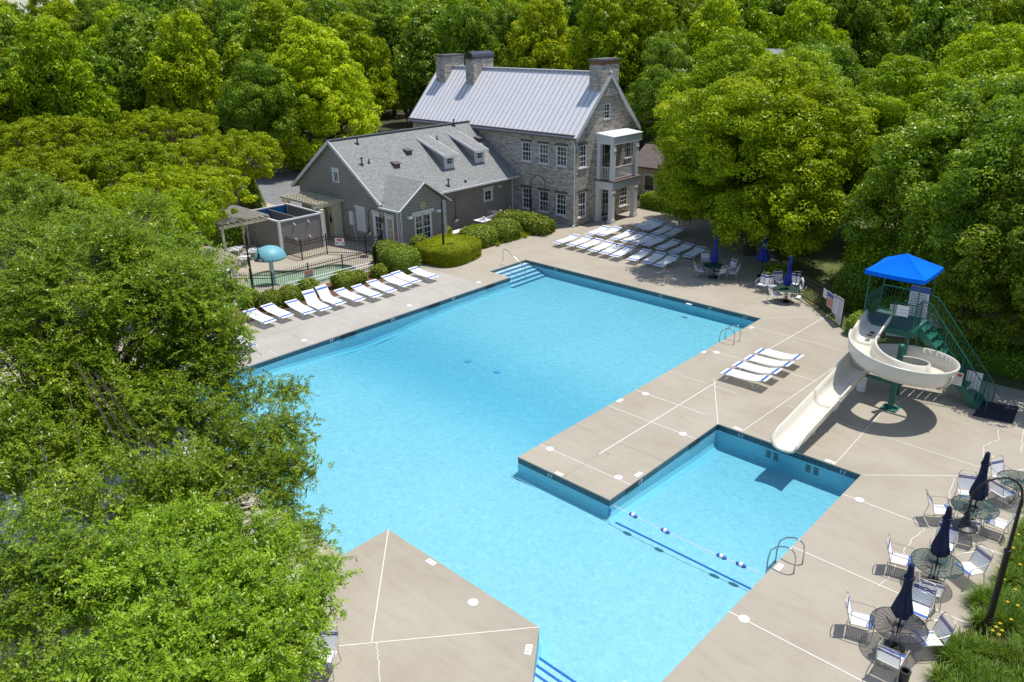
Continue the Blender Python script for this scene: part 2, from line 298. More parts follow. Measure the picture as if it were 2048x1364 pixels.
M['L_lime'] = leafmat('lime_hedge_leaves', (0.17, 0.22, 0.006), (0.29, 0.35, 0.008), (0.38, 0.43, 0.012), (0.46, 0.48, 0.03), trans=0.25, hue=0.005)
M['L_grass'] = leafmat('blade_leaves', (0.05, 0.10, 0.01), (0.12, 0.22, 0.02), (0.22, 0.33, 0.05), (0.36, 0.42, 0.15), hue=0.01)
M['yellow'] = plain('yellow_petals', (0.80, 0.55, 0.02), 0.6)

# ------------------------------------------------------------------ mesh helpers
class MB:
    def __init__(s): s.v = []; s.f = []
    def add(s, vs, fs):
        n = len(s.v); s.v += [tuple(v) for v in vs]; s.f += [tuple(i+n for i in f) for f in fs]; return s
    def box(s, x0, y0, z0, x1, y1, z1):
        return s.add([(x0, y0, z0), (x1, y0, z0), (x1, y1, z0), (x0, y1, z0), (x0, y0, z1), (x1, y0, z1), (x1, y1, z1), (x0, y1, z1)],
                     [(0, 3, 2, 1), (4, 5, 6, 7), (0, 1, 5, 4), (1, 2, 6, 5), (2, 3, 7, 6), (3, 0, 4, 7)])
    def bar(s, p, q, w, h, up=(0, 0, 1)):
        p, q = Vector(p), Vector(q); d = (q-p).normalized(); u = Vector(up)
        if abs(d.dot(u)) > 0.98: u = Vector((1, 0, 0))
        a = d.cross(u).normalized(); b = a.cross(d).normalized(); a *= w/2; b *= h/2
        vs = [p-a-b, p+a-b, p+a+b, p-a+b, q-a-b, q+a-b, q+a+b, q-a+b]
        return s.add(vs, [(0, 3, 2, 1)[::-1], (4, 5, 6, 7)[::-1], (0, 1, 5, 4)[::-1], (1, 2, 6, 5)[::-1], (2, 3, 7, 6)[::-1], (3, 0, 4, 7)[::-1]])
    def tube(s, pts, r, n=6, closed=False, rs=None):
        pts = [Vector(p) for p in pts]; m = len(pts); base = len(s.v); prev = None; vs = []
        for i, p in enumerate(pts):
            if closed: d = pts[(i+1) % m]-pts[i-1]
            else: d = pts[min(i+1, m-1)]-pts[max(i-1, 0)]
            d.normalize()
            if prev is None:
                u = Vector((0, 0, 1)) if abs(d.z) < 0.9 else Vector((1, 0, 0)); a = d.cross(u).normalized()
            else: a = (prev-d*prev.dot(d)).normalized()
            prev = a; b = d.cross(a); rr = rs[i] if rs else r
            for k in range(n):
                t = 2*pi*k/n; vs.append(p+a*(rr*cos(t))+b*(rr*sin(t)))
        fs = []
        for i in range(m if closed else m-1):
            j = (i+1) % m
            for k in range(n): fs.append((i*n+k, i*n+(k+1) % n, j*n+(k+1) % n, j*n+k))
        if not closed: fs += [tuple(range(n))[::-1], tuple((m-1)*n+k for k in range(n))]
        return s.add(vs, fs)
    def cyl(s, x, y, z0, z1, r0, r1=None, n=16):
        r1 = r0 if r1 is None else r1
        vs = [(x+r0*cos(2*pi*k/n), y+r0*sin(2*pi*k/n), z0) for k in range(n)]+[(x+r1*cos(2*pi*k/n), y+r1*sin(2*pi*k/n), z1) for k in range(n)]
        return s.add(vs, [(k, (k+1) % n, n+(k+1) % n, n+k) for k in range(n)]+[tuple(range(n))[::-1], tuple(range(n, 2*n))])
    def lathe(s, x, y, prof, n=20, flute=None):
        vs = []
        for (r, z) in prof:
            for k in range(n):
                t = 2*pi*k/n; rr = r*(flute(k, z) if flute else 1); vs.append((x+rr*cos(t), y+rr*sin(t), z))
        m = len(prof); fs = [(i*n+k, i*n+(k+1) % n, (i+1)*n+(k+1) % n, (i+1)*n+k) for i in range(m-1) for k in range(n)]
        return s.add(vs, fs+[tuple(range(n))[::-1], tuple((m-1)*n+k for k in range(n))])
    def prism(s, poly, z0, z1):
        n = len(poly); vs = [(p[0], p[1], z0) for p in poly]+[(p[0], p[1], z1) for p in poly]
        return s.add(vs, [tuple(range(n))[::-1], tuple(range(n, 2*n))]+[(k, (k+1) % n, n+(k+1) % n, n+k) for k in range(n)])
    def quad(s, a, b, c, d): return s.add([a, b, c, d], [(0, 1, 2, 3)])
    def slab(s, quad, th):
        """four corner quad thickened downwards along its normal"""
        q = [Vector(p) for p in quad]; nrm = (q[1]-q[0]).cross(q[3]-q[0]).normalized()*th
        return s.add(q+[p-nrm for p in q], [(0, 1, 2, 3), (7, 6, 5, 4)]+[(i, i+4, (i+1) % 4+4, (i+1) % 4) for i in range(4)])
    def build(s, name, mat, parent=None, smooth=False, world=True):
        me = bpy.data.meshes.new(name); me.from_pydata(s.v, [], s.f); me.materials.append(mat if not isinstance(mat, str) else M[mat])
        me.validate(); 
        if smooth:
            for p in me.polygons: p.use_smooth = True
        me.update(); o = bpy.data.objects.new(name, me); COL.objects.link(o)
        if parent is not None:
            o.parent = parent
            if world: o.matrix_parent_inverse = WM(parent).inverted()
        return o
def WM(o):
    m = Matrix.LocRotScale(o.location, o.rotation_euler, o.scale)
    return (WM(o.parent) @ o.matrix_parent_inverse @ m) if o.parent else m
def tag(o, label=None, cat=None, group=None, kind=None):
    if label: o['label'] = label
    if cat: o['category'] = cat
    if group: o['group'] = group
    if kind: o['kind'] = kind
    return o
def empty(name, loc, label, cat, group=None, rz=0.0):
    o = bpy.data.objects.new(name, None); COL.objects.link(o); o.location = loc; o.rotation_euler = (0, 0, rz); o.empty_display_size = 0.3
    return tag(o, label, cat, group)
def copytree(o, parent=None):
    c = o.copy(); COL.objects.link(c); c.parent = parent
    if parent is not None: c.matrix_parent_inverse = o.matrix_parent_inverse
    for ch in list(o.children): copytree(ch, c)
    return c
def place(proto, used, x, y, z=0.0, rz=0.0, label=None, group=None, scale=1.0):
    o = proto if not used else copytree(proto)
    o.location = (x, y, z); o.rotation_euler = (0, 0, rz); o.scale = (scale,)*3
    if label: o['label'] = label
    if group: o['group'] = group
    return o
def tess(name, loops, z, mat, kind=None, parent=None):
    vv = [[Vector((p[0], p[1], 0)) for p in l] for l in loops]; flat = [v for l in vv for v in l]
    tr = tessellate_polygon(vv); b = MB(); fs = []
    for t in tr:
        a, c, d = (flat[i] for i in t)
        fs.append(t if (c-a).cross(d-a).z > 0 else t[::-1])
    b.add([(v.x, v.y, z) for v in flat], fs); o = b.build(name, mat, parent)
    if kind: o['kind'] = kind
    return o
def npmesh(name, V, F, mat, rnd=None):
    """V (n,3) float, F (m,k) int quads/tris by numpy"""
    me = bpy.data.meshes.new(name); k = F.shape[1]
    me.vertices.add(len(V)); me.vertices.foreach_set('co', V.astype(np.float32).ravel())
    me.loops.add(F.size); me.loops.foreach_set('vertex_index', F.astype(np.int32).ravel())
    me.polygons.add(len(F)); me.polygons.foreach_set('loop_start', np.arange(0, F.size, k, dtype=np.int32))
    me.polygons.foreach_set('loop_total', np.full(len(F), k, dtype=np.int32))
    me.update(calc_edges=True)
    if rnd is not None:
        a = me.attributes.new('rnd', 'FLOAT', 'FACE'); a.data.foreach_set('value', rnd.astype(np.float32))
    me.materials.append(M[mat] if isinstance(mat, str) else mat); return me
# ------------------------------------------------------------------ pool, deck, ground
WZ = -0.11                                   # water level under the deck
POOL = [(-30.15, 31.5), (-31.85, 31.5), (-31.85, 34.72), (-16.08, 34.72), (-16.08, 17.03), (-12.17, 17.03), (-12.17, 23.66),
        (-6.94, 23.66), (-6.94, 9.0), (-8.35, 9.0), (-10.14, 11.41), (-16.13, 11.41), (-16.13, 9.8), (-30.15, 9.8)]
def offset(poly, d):
    n = len(poly); out = []
    area = sum(poly[i][0]*poly[(i+1) % n][1]-poly[(i+1) % n][0]*poly[i][1] for i in range(n)); sg = 1 if area > 0 else -1
    for i in range(n):
        a, b, c = Vector(poly[i-1]), Vector(poly[i]), Vector(poly[(i+1) % n])
        d1 = (b-a).normalized(); d2 = (c-b).normalized()
        n1 = Vector((d1.y, -d1.x))*sg; n2 = Vector((d2.y, -d2.x))*sg
        m = (n1+n2); m = m/max(m.length_squared, 1e-6)*2; out.append(tuple(b+m*d))
    return out
def kidpool():
    px = [(490, 560), (500, 552), (515, 545), (540, 540), (575, 541), (610, 538), (640, 533), (670, 528), (700, 530), (712, 537), (706, 548), (675, 558), (640, 563), (600, 567), (560, 571), (515, 572), (492, 568)]
    P = [at(*p) for p in px]; c = [Vector((p.x, p.y)) for p in P]; out = []
    n = len(c)
    for i in range(n):
        for t in (0, 0.5):
            p0, p1, p2, p3 = c[i-1], c[i], c[(i+1) % n], c[(i+2) % n]
            q = 0.5*((2*p1)+(p2-p0)*t+(2*p0-5*p1+4*p2-p3)*t*t+(3*p1-p0-3*p2+p3)*t**3); out.append((q.x, q.y))
    return out
KID = kidpool()
BIG = [(-900, -300), (900, -300), (900, 1300), (-900, 1300)]
DECKO = [(-62, -12), (6, -12), (6, 34.0), (-7.0, 34.0), (-12.2, 35.6), (-16.4, 39.3), (-18.5, 43.0), (-24, 49.0), (-28, 56), (-34.6, 56), (-34.6, 43.1), (-41, 42.9), (-41, 31), (-50, 30.5), (-57, 26), (-62, 14)]
tess('ground', [BIG, POOL, KID], -0.06, 'earth', 'structure')
tess('pool_deck', [DECKO, POOL, KID], 0.0, 'concrete', 'structure')
def basin(poly, depthfn, rootname, mats, tile_h, steps=None):
    root = empty(rootname, (poly[0][0], poly[0][1], 0), None, None); root['kind'] = 'structure'
    n = len(poly); lip = MB(); tl = MB(); wl = MB()
    inn = offset(poly, -0.006)
    fl = MB(); cov = 0.22
    area = sum(poly[i][0]*poly[(i+1) % n][1]-poly[(i+1) % n][0]*poly[i][1] for i in range(n)); sg = 1 if area > 0 else -1
    i2 = offset(poly, -cov); i3 = offset(poly, -cov*0.3)
    for i in range(n):
        j = (i+1) % n; a, b = poly[i], poly[j]
        if sg < 0: q = lambda m, z0, z1, A=a, B=b: m.quad((*A, z1), (*B, z1), (*B, z0), (*A, z0))
        else: q = lambda m, z0, z1, A=a, B=b: m.quad((*B, z1), (*A, z1), (*A, z0), (*B, z0))
        q(lip, -0.05, 0.0); q(tl, -0.05-tile_h, -0.05)
        zA, zB = depthfn(*a), depthfn(*b); za2, zb2 = depthfn(*i2[i]), depthfn(*i2[j])
        seg = 10; prev = None
        for k in range(seg+1):
            t = k/seg; P = (a[0]+(b[0]-a[0])*t, a[1]+(b[1]-a[1])*t); Q = (i3[i][0]+(i3[j][0]-i3[i][0])*t, i3[i][1]+(i3[j][1]-i3[i][1])*t)
            W = (i2[i][0]+(i2[j][0]-i2[i][0])*t, i2[i][1]+(i2[j][1]-i2[i][1])*t); d = depthfn(*W)
            cur = [(*P, -0.05-tile_h), (*P, d+0.2), (*Q, d+0.07), (*W, d)]
            if prev:
                for s_ in range(3): wl.quad(prev[s_], cur[s_], cur[s_+1], prev[s_+1])
            prev = cur
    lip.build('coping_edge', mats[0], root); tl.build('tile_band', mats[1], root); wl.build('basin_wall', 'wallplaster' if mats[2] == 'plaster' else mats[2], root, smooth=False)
    # floor: cut into a grid so that the slope follows depthfn
    bm = bmesh.new(); vs = [bm.verts.new((p[0], p[1], 0)) for p in i2]
    tr = tessellate_polygon([[Vector((p[0], p[1], 0)) for p in i2]])
    for t in tr:
        try: bm.faces.new([vs[k] for k in t])
        except Exception: pass
    xs = [p[0] for p in i2]; ys = [p[1] for p in i2]
    for ax, lo, hi in ((0, min(xs), max(xs)), (1, min(ys), max(ys))):
        c = math.floor(lo)+1
        while c < hi:
            nn = Vector((1, 0, 0)) if ax == 0 else Vector((0, 1, 0)); cc = nn*c
            bmesh.ops.bisect_plane(bm, geom=bm.verts[:]+bm.edges[:]+bm.faces[:], plane_co=cc, plane_no=nn); c += 1.0
    for v in bm.verts: v.co.z = depthfn(v.co.x, v.co.y)
    bmesh.ops.recalc_face_normals(bm, faces=bm.faces[:])
    for f in bm.faces:
        if f.normal.z < 0: f.normal_flip()
    me = bpy.data.meshes.new('basin_floor'); bm.to_mesh(me); bm.free(); me.materials.append(M[mats[2]])
    o = bpy.data.objects.new('basin_floor', me); COL.objects.link(o); o.parent = root; o.matrix_parent_inverse = WM(root).inverted()
    return root
def depth_main(x, y):
    """shallow 0.8 at both ends, a deeper trough across the middle of the lap pool, a sloping slide pool"""
    d = 0.60
    if x < -15.9: d = 0.60+0.34*math.exp(-((y-21.3)/3.2)**2)
    if x > -12.4 and y > 12: d = 0.60+0.22*max(0, min(1, (y-17)/5))
    return WZ-d
pool = basin(POOL, depth_main, 'swimming_pool', ('concrete', 'tile', 'plaster'), 0.20)
kid = basin(KID, lambda x, y: -0.32, 'wading_pool', ('concrete', 'greentile', 'kplaster'), 0.12)
def waterbody(name, poly, zt, zb, mat):
    p = offset(poly, 0.03); b = MB(); n = len(p)
    tr = tessellate_polygon([[Vector((q[0], q[1], 0)) for q in p]])
    vs = [(q[0], q[1], zt) for q in p]+[(q[0], q[1], zb) for q in p]; fs = []
    V = [Vector(v) for v in vs]
    for t in tr:
        a, c, d = (V[i] for i in t); up = (c-a).cross(d-a).z > 0
        t1 = tuple(t) if up else tuple(t)[::-1]; fs.append(t1); fs.append(tuple(i+n for i in t1[::-1]))
    for i in range(n):
        j = (i+1) % n; fs.append((i, j, j+n, i+n))
    b.add(vs, fs); o = b.build(name, mat)
    bm = bmesh.new(); bm.from_mesh(o.data); bmesh.ops.recalc_face_normals(bm, faces=bm.faces[:]); bm.to_mesh(o.data); bm.free()
    o['kind'] = 'structure'; return o
waterbody('pool_water', POOL, WZ, -2.0, 'water')
waterbody('wading_pool_water', KID, -0.10, -0.6, 'kwater')
# steps in the far corner recess (parallel to the long side) with blue tiled nosings
st = MB(); nz = MB()
for k in range(5):
    x0 = -31.85+0.36*k; z = WZ-0.07-0.11*k
    st.box(x0, 31.5, -1.3, x0+0.36, 34.72, z)
    if k: nz.box(x0-0.055, 31.5, z+0.11-0.05, x0+0.004, 34.72, z+0.116)
nz.box(-31.85+1.8-0.055, 31.5, z-0.05, -31.85+1.804, 34.72, z+0.006)
st.build('corner_steps', 'plaster', pool); nz.build('step_nosing', 'bluetile', pool)
st = MB(); nz = MB()
for k in range(5):                            # near stairs, descending away from the camera's feet
    y0 = 11.12-0.29*k; z = WZ-0.47+0.09*k; xl = -10.14+(11.41-y0)*.743-.05
    st.box(xl, y0-0.32, -1.3, -7.9, y0, z)
    nz.box(xl+.02, y0-0.07, z-0.05, -7.9, y0+0.004, z+0.006)
st.build('near_steps', 'plaster', pool); nz.build('step_nosing', 'bluetile', pool)
# stripe where the slide pool opens, seam on the floor, two main drains, wall letters, target crosses
b = MB(); z = depth_main(-9, 16.6); b.box(-11.9, 16.98, z, -7.2, 17.05, z+0.012); b.box(-12.165, 16.95, z+0.15, -12.155+0.02, 17.07, -0.3)
b.build('floor_stripe', 'bluetile', pool)
b = MB()
for k in range(26):
    y0 = 11.7+k*0.2; zz = depth_main(-16.6, y0)+0.006; b.box(-16.12, y0, zz, -16.09, y0+0.2, zz+0.004)
b.build('floor_seam', 'white', pool)
for (px, py) in ((938, 735), (996, 757)):
    p = at(px, py, -1.3); b = MB(); b.cyl(p.x, p.y, depth_main(p.x, p.y)+0.002, depth_main(p.x, p.y)+0.03, 0.17, n=20); b.build('main_drain', plain('drain_cover', (0.30, 0.55, 0.70)), pool)
b = MB()
for cx in (-10.0, -8.55):
    for dx in (-0.2, 0.08):
        for dz in (-0.42, -0.52, -0.62): b.box(cx+dx, 23.63, dz+.02, cx+dx+0.17, 23.648, dz+0.075)
b.build('wall_target_tiles', 'greentile', pool)
b = MB()
for (x0, y0, x1, y1) in ((-30.14, 19.6, -30.13, 20.5), (-30.14, 25.2, -30.13, 26.0), (-30.14, 29.5, -30.13, 30.2), (-16.09, 18.1, -16.10, 18.9), (-12.165, 17.9, -12.155, 18.7), (-12.165, 21.7, -12.155, 22.4)):
    b.box(min(x0, x1), y0, -0.23, max(x0, x1), y1, -0.055)
b.build('skimmer_opening', 'black', pool)

# deck joints: filled with pale caulk; hairline grooves; meandering repaired cracks
def line(mb, pts, wd, z=0.004):
    for (a, c) in zip(pts[:-1], pts[1:]):
        a, c = Vector((a[0], a[1])), Vector((c[0], c[1])); d = (c-a); L = d.length
        if L < 1e-6: continue
        d /= L; nn = Vector((-d.y, d.x))*wd/2; a = a-d*wd*0.1
        mb.quad((*(a-nn), z), (*(c-nn), z), (*(c+nn), z), (*(a+nn), z))
P2 = lambda L: [(at(*p).x, at(*p).y) for p in L]
jm = MB()
for L, wd in (([(1198, 908), (1433, 764)], .05), ([(1428, 757), (1436, 849)], .035), ([(1535, 700), (1690, 611)], .05), ([(1484, 863), (1668, 735)], .035),
              ([(1668, 930), (1760, 828)], .03), ([(1762, 826), (1850, 770)], .03), ([(1723, 950), (1985, 952), (2048, 938)], .035), ([(1522, 637), (1625, 632)], .03),
              ([(777, 1058), (743, 1284)], .035), ([(676, 1292), (1079, 1254)], .035), ([(1060, 480), (1130, 470)], .02)):
    line(jm, P2(L), wd*.68)
xj = -30.17
for y in (16.3, 18.1, 22.3, 24.5, 27.1, 29.6): line(jm, [(-31.0, y), (-30.17, y)], .025)
for (x0, x1, y, wd) in ((-16.08, -12.17, 18.17, .024), (-16.08, -12.17, 22.15, .028), (-16.08, -12.9, 24.0, .03), (-16.08, -12.9, 26.4, .02), (-6.94, 0.5, 22.15, .028), (-6.94, 0.5, 18.6, .028),
                       (-6.94, 0.5, 15.05, .028), (-6.94, 0.5, 11.4, .028), (-16.08, -11.0, 29.55, .028), (-16.08, -10.5, 33.4, .022), (-10.9, -3, 26.7, .02)):
    line(jm, [(x0, y), (x1, y)], wd)
jn = tess  # noqa
o = jm.build('deck_joints', 'joint', None); o['kind'] = 'structure'
gm = MB()
for (x0, y0, x1, y1) in ((-34.6, 18.1, -31, 18.1), (-34.6, 21.2, -30.2, 21.2), (-34.6, 24.45, -31, 24.45), (-34.6, 27.1, -31, 27.1), (-38, 29.6, -31, 29.6), (-36, 36.5, -16, 36.5), (-32.7, 16, -32.7, 43), (-28.5, 34.8, -28.5, 43.5),
                         (-24.8, 34.8, -24.8, 44), (-21.2, 34.8, -21.2, 42), (-17.6, 34.8, -17.6, 39), (-36, 40.2, -20, 40.2), (-16.05, 20.1, -12.2, 20.1), (-14.1, 17.1, -14.1, 19.5), (-34.6, 43.6, -22, 43.6)):
    line(gm, [(x0, y0), (x1, y1)], .014, .002)
line(gm, P2([(1193, 909), (1199, 901), (1219, 907), (1211, 915)]), .015, .0025)
o = gm.build('deck_grooves', 'groove', None); o['kind'] = 'structure'
# pale concrete bands between the joints near the wading pool and the stone house
cm = MB(); rc = random.Random(5)
def wiggle(L, amp=0.07, n=7):
    out = []
    for (a, c) in zip(L[:-1], L[1:]):
        for k in range(n): t = k/n; out.append((a[0]+(c[0]-a[0])*t+rc.uniform(-amp, amp), a[1]+(c[1]-a[1])*t+rc.uniform(-amp, amp)))
    return out+[L[-1]]
for L in ([(750, 1286), (757, 1310), (760, 1364)], [(1995, 858), (1997, 880), (1965, 893), (1970, 920)], [(2046, 858), (2043, 905)], [(1909, 955), (1897, 998)], [(1850, 1056), (1820, 1085), (1803, 1110)], [(1755, 1172), (1780, 1155), (1795, 1120)]):
    line(cm, wiggle(P2(L), .035), .02, .005)
o = cm.build('crack_repairs', 'crack', None); o['kind'] = 'structure'

# skimmer lids: white discs let into the deck
used = False
def lidproto():
    r = empty('skimmer_lid', (0, 0, 0), 'x', 'skimmer lid', 'round white skimmer lids in the pool deck')
    MB().cyl(0, 0, 0.0, 0.012, 0.135, n=28).build('lid', 'white', r)
    b = MB(); b.cyl(-0.05, 0, 0.012, 0.0135, 0.014, n=8); b.build('finger_hole', 'black', r); b = MB(); b.cyl(0.05, 0.01, 0.012, 0.0135, 0.014, n=8); b.build('finger_hole', 'black', r); return r
lid = lidproto()
for i, (px, py, lb) in enumerate(((1488, 1238, 'white skimmer lid nearest the round tables, beside the slide pool mouth'), (1719, 1000, 'white skimmer lid just off the near right corner of the slide pool'),
        (946, 1205, 'lone white skimmer lid on the grey triangular deck point'), (1100, 898, 'white skimmer lid on the tip of the deck strip, lap pool side'),
        (1237, 955, 'white skimmer lid on the tip of the deck strip, slide pool side'), (1291, 788, 'white skimmer lid halfway along the deck strip by the lap pool'),
        (1433, 705, 'white skimmer lid between the ladder rails and the four loungers'), (1366, 868, 'white skimmer lid by the slide pool edge near its far corner'),
        (608, 681, 'white skimmer lid left of the pool, nearest the big foreground tree'), (818, 611, 'white skimmer lid in front of the far loungers of the long row'),
        (957, 565, 'white skimmer lid closest to the pool corner steps'))):
    p = at(px, py); place(lid, i > 0, p.x, p.y, 0, 0.3*i, lb)
# depth markers: white tiles with a black figure
def textmesh(name, s, size, mat, parent, loc, rot):
    cu = bpy.data.curves.new(name, 'FONT'); cu.body = s; cu.size = size; cu.align_x = 'CENTER'; cu.align_y = 'CENTER'; cu.extrude = 0.0008
    t = bpy.data.objects.new(name, cu); COL.objects.link(t); dg = bpy.context.evaluated_depsgraph_get()
    me = bpy.data.meshes.new_from_object(t.evaluated_get(dg)); bpy.data.objects.remove(t)
    me.materials.clear(); me.materials.append(M[mat]); o = bpy.data.objects.new(name, me); COL.objects.link(o)
    o.location = loc; o.rotation_euler = rot; o.parent = parent; return o
def marker(x, y, rz, num, lb):
    r = empty('depth_marker', (x, y, 0.0), lb, 'depth marker', 'depth marker tiles along the pool edge', rz)
    MB().box(-0.16, -0.08, 0, 0.16, 0.08, 0.006).build('tile', 'white', r, world=False)
    textmesh('numeral', num, 0.13, 'black', r, (-0.09, 0, 0.0075), (0, 0, 0))
    b = MB(); b.tube([(0.07+0.05*cos(a*pi/8), 0.05*sin(a*pi/8), 0.007) for a in range(16)], 0.005, 4, True); b.bar((0.035, -0.035, .008), (0.105, 0.035, .008), .01, .002)
    b.build('no_diving_symbol', 'signred', r, world=False); return r
for (px, py, rz, num, lb) in ((862, 1124, pi, '3', 'white depth tile on the near deck point, beside the long pool edge'), (1057, 1299, -1.0+pi, '3', 'white depth tile on the near deck by the blue-edged steps'),
        (1119, 948, pi, '3½', 'white depth tile at the blunt end of the deck strip'), (1277, 949, pi/2, '3', 'white depth tile on the deck strip near its slide pool corner'),
        (1240, 801, -pi/2, '4', 'white depth tile on the deck strip at the lap pool edge'), (1408, 704, -pi/2, '3½', 'white depth tile beside the skimmer lid near the four loungers'),
        (1503, 655, -pi/2, '3', 'white depth tile near the far right corner of the lap pool'), (1475, 857, 0, '4', 'white depth tile behind the slide pool, left of the slide'),
        (1660, 923, 0, '4', 'white depth tile behind the slide pool, right of the slide'), (1558, 1134, pi/2, '3', 'white depth tile in front of the near ladder rails'),
        (1378, 608, 0, '3', 'white depth tile on the far deck beyond the lap pool')):
    p = at(px, py); marker(p.x, p.y, rz, num, lb)
# depth figures on the tile band itself
b = MB()
for (x, y, ax) in ((-30.14, 19.0, 1), (-30.14, 22.7, 1), (-30.14, 26.9, 1), (-22, 34.70, 0), (-19, 34.70, 0), (-29.5, 34.70, 0), (-17, 34.70, 0), (-14.7, 17.01, 0), (-11.3, 23.645, 0), (-7.6, 23.645, 0), (-12.165, 18.6, 1)):
    for k in (0, 1):
        o_ = k*0.12
        if ax: b.box(x-0.004 if x > -20 else x, y+o_, -0.2, (x+0.012), y+o_+0.03, -0.09); b.box(x, y+o_, -0.1, x+0.012, y+o_+0.08, -0.085)
        else: b.box(x+o_, y-0.006, -0.2, x+o_+0.03, y+0.004, -0.09); b.box(x+o_, y-0.006, -0.1, x+o_+0.08, y+0.004, -0.085)
b.build('waterline_numeral', 'white', pool)

# beds, lawn, road
def sheet(name, pts, mat, z, px=True):
    L = P2(pts) if px else pts
    return tess(name, [L], z, mat, 'structure')
sheet('mulch_bed', [(-37.4, 14.5), (-35.05, 14.5), (-35.05, 28.2), (-35.9, 29.2), (-37.4, 28.8)], 'mulch', .010, False)
sheet('mulch_bed', [(-40.3, 31.2), (-36.6, 29.8), (-35.9, 31.2), (-35.5, 35), (-35.8, 37.2), (-36.9, 42.6), (-41, 42.6)], 'mulch', .010, False)
BEDE = P2([(2110, 1000), (2046, 1035), (2036, 1080), (2010, 1118), (1988, 1180), (1952, 1215), (1942, 1255), (1908, 1278), (1885, 1300), (1868, 1330), (1862, 1364), (1860, 1430)])
sheet('planting_bed', BEDE+[(2.2, 5), (2.2, 26)], 'mulch', .012, False)
sheet('lawn', [(6, 34.05), (60, 30), (60, 90), (-34.6, 90), (-34.6, 56.05), (-28, 56.05), (-24, 49.05), (-18.45, 43.05), (-16.35, 39.35), (-12.15, 35.65), (-7.0, 34.05)], 'grass', -.02, False)
sheet('lawn', [(2.25, 3), (60, -20), (60, 29.9), (6.05, 33.9), (6.05, 26), (2.25, 26)], 'grass', .006, False)
sheet('parking_road', [(-58, 31), (-53.5, 36), (-56, 44), (-66, 52), (-74, 46), (-80, 38), (-72, 26)], 'asphalt', -.03, False)
sheet('sandy_verge', [(-51, 27.6), (-58, 25), (-59.5, 28), (-60, 33), (-53.6, 33)], 'gravel', -.015, False)
sheet('sandy_verge', [(-66, 52), (-56, 49), (-54, 55), (-66, 62)], 'gravel', -.015, False)
# ------------------------------------------------------------------ loungers
def bez(pts, t):
    for i in range(len(pts)-1):
        if t <= pts[i+1][0]:
            a, b = pts[i], pts[i+1]; u = (t-a[0])/(b[0]-a[0]); return a[1]+(b[1]-a[1])*u
    return pts[-1][1]
def make_lounger(raised=False, metal='whiteframe'):
    r = empty('sun_lounger', (0, 0, 0), 'x', 'sun lounger')
    W = 0.335
    if raised: prof = [(-0.78, 0.93), (-0.62, 0.80), (-0.34, 0.40), (-0.2, 0.35), (0.0, 0.34), (0.55, 0.33), (0.97, 0.285)]
    else: prof = [(-0.97, 0.50), (-0.80, 0.465), (-0.45, 0.37), (-0.2, 0.345), (0.2, 0.335), (0.6, 0.33), (0.97, 0.285)]
    # arc-length samples
    P = []
    for a, b in zip(prof[:-1], prof[1:]):
        for k in range(8): t = k/8; P.append((a[0]+(b[0]-a[0])*t, a[1]+(b[1]-a[1])*t))
    P.append(prof[-1]); s = [0]
    for a, b in zip(P[:-1], P[1:]): s.append(s[-1]+math.hypot(b[0]-a[0], b[1]-a[1]))
    def pt(q):
        for i in range(len(s)-1):
            if q <= s[i+1]: u = (q-s[i])/(s[i+1]-s[i]); return (P[i][0]+(P[i+1][0]-P[i][0])*u, P[i][1]+(P[i+1][1]-P[i][1])*u)
        return P[-1]
    L = s[-1]; n = 33; pitch = L/n; wh = MB(); bl = MB(); b2 = MB()
    for i in range(n):
        a, c = pt(i*pitch+0.005), pt((i+1)*pitch-0.006); m = bl if i in (2, 3) else (b2 if i in (n-3, n-4) else wh)
        m.slab([(a[0], -W, a[1]+.012), (c[0], -W, c[1]+.012), (c[0], W, c[1]+.012), (a[0], W, a[1]+.012)], 0.006)
    wh.build('straps', 'strap', r); bl.build('blue_strap', 'bluestrap', r); b2.build('blue_strap', 'bluestrap', r)
    f = MB()
    ring = [(x, -W-.004, z) for x, z in prof]+[(x, W+.004, z) for x, z in prof[::-1]]
    f.tube(ring, 0.013, 5, True)
    f.build('side_rail', metal, r)
    for x0, dx, zt in ((-0.42, -0.12, .37), (0.62, 0.16, .32)):
        b = MB(); b.tube([(x0, -W, zt), (x0+dx*.8, -W+.015, 0.06), (x0+dx, -W+.05, 0.012), (x0+dx, W-.05, 0.012), (x0+dx*.8, W-.015, 0.06), (x0, W, zt)], 0.012, 5)
        b.tube([(x0+dx*.8-(.28 if dx > 0 else -.28), -W, .345), (x0+dx*.8, -W+.012, 0.09)], 0.008, 4); b.tube([(x0+dx*.8-(.28 if dx > 0 else -.28), W, .345), (x0+dx*.8, W-.012, 0.09)], 0.008, 4)
        b.build('leg', metal, r)
    return r
flat, raised = make_lounger(), make_lounger(True)
uF = uR = False
def lounger(foot, head, label, group, up=False, fix=None, zf=.3, zh=.48):
    global uF, uR
    a, h = at(*foot, zf), at(*head, zh if not up else .85); d = Vector((a.x-h.x, a.y-h.y)); ang = math.atan2(d.y, d.x) if fix is None else fix
    x, y = a.x-0.9*cos(ang), a.y-0.9*sin(ang)
    if up: o = place(raised, uR, x, y, 0, ang, label, group); uR = True
    else: o = place(flat, uF, x, y, 0, ang, label, group); uF = True
    return o
G1 = 'sun loungers in the long row beside the wading pool fence'
rl = random.Random(2)
ordn = ['first', 'second', 'third', 'fourth', 'fifth', 'sixth', 'seventh', 'eighth', 'ninth', 'tenth', 'eleventh']
feet = [(540, 643), (575, 632), (619, 625), (651.5, 618), (681, 607), (720.5, 599.5), (754.8, 591.5), (783, 582), (813.8, 570.5), (833, 563), (867.5, 554)]
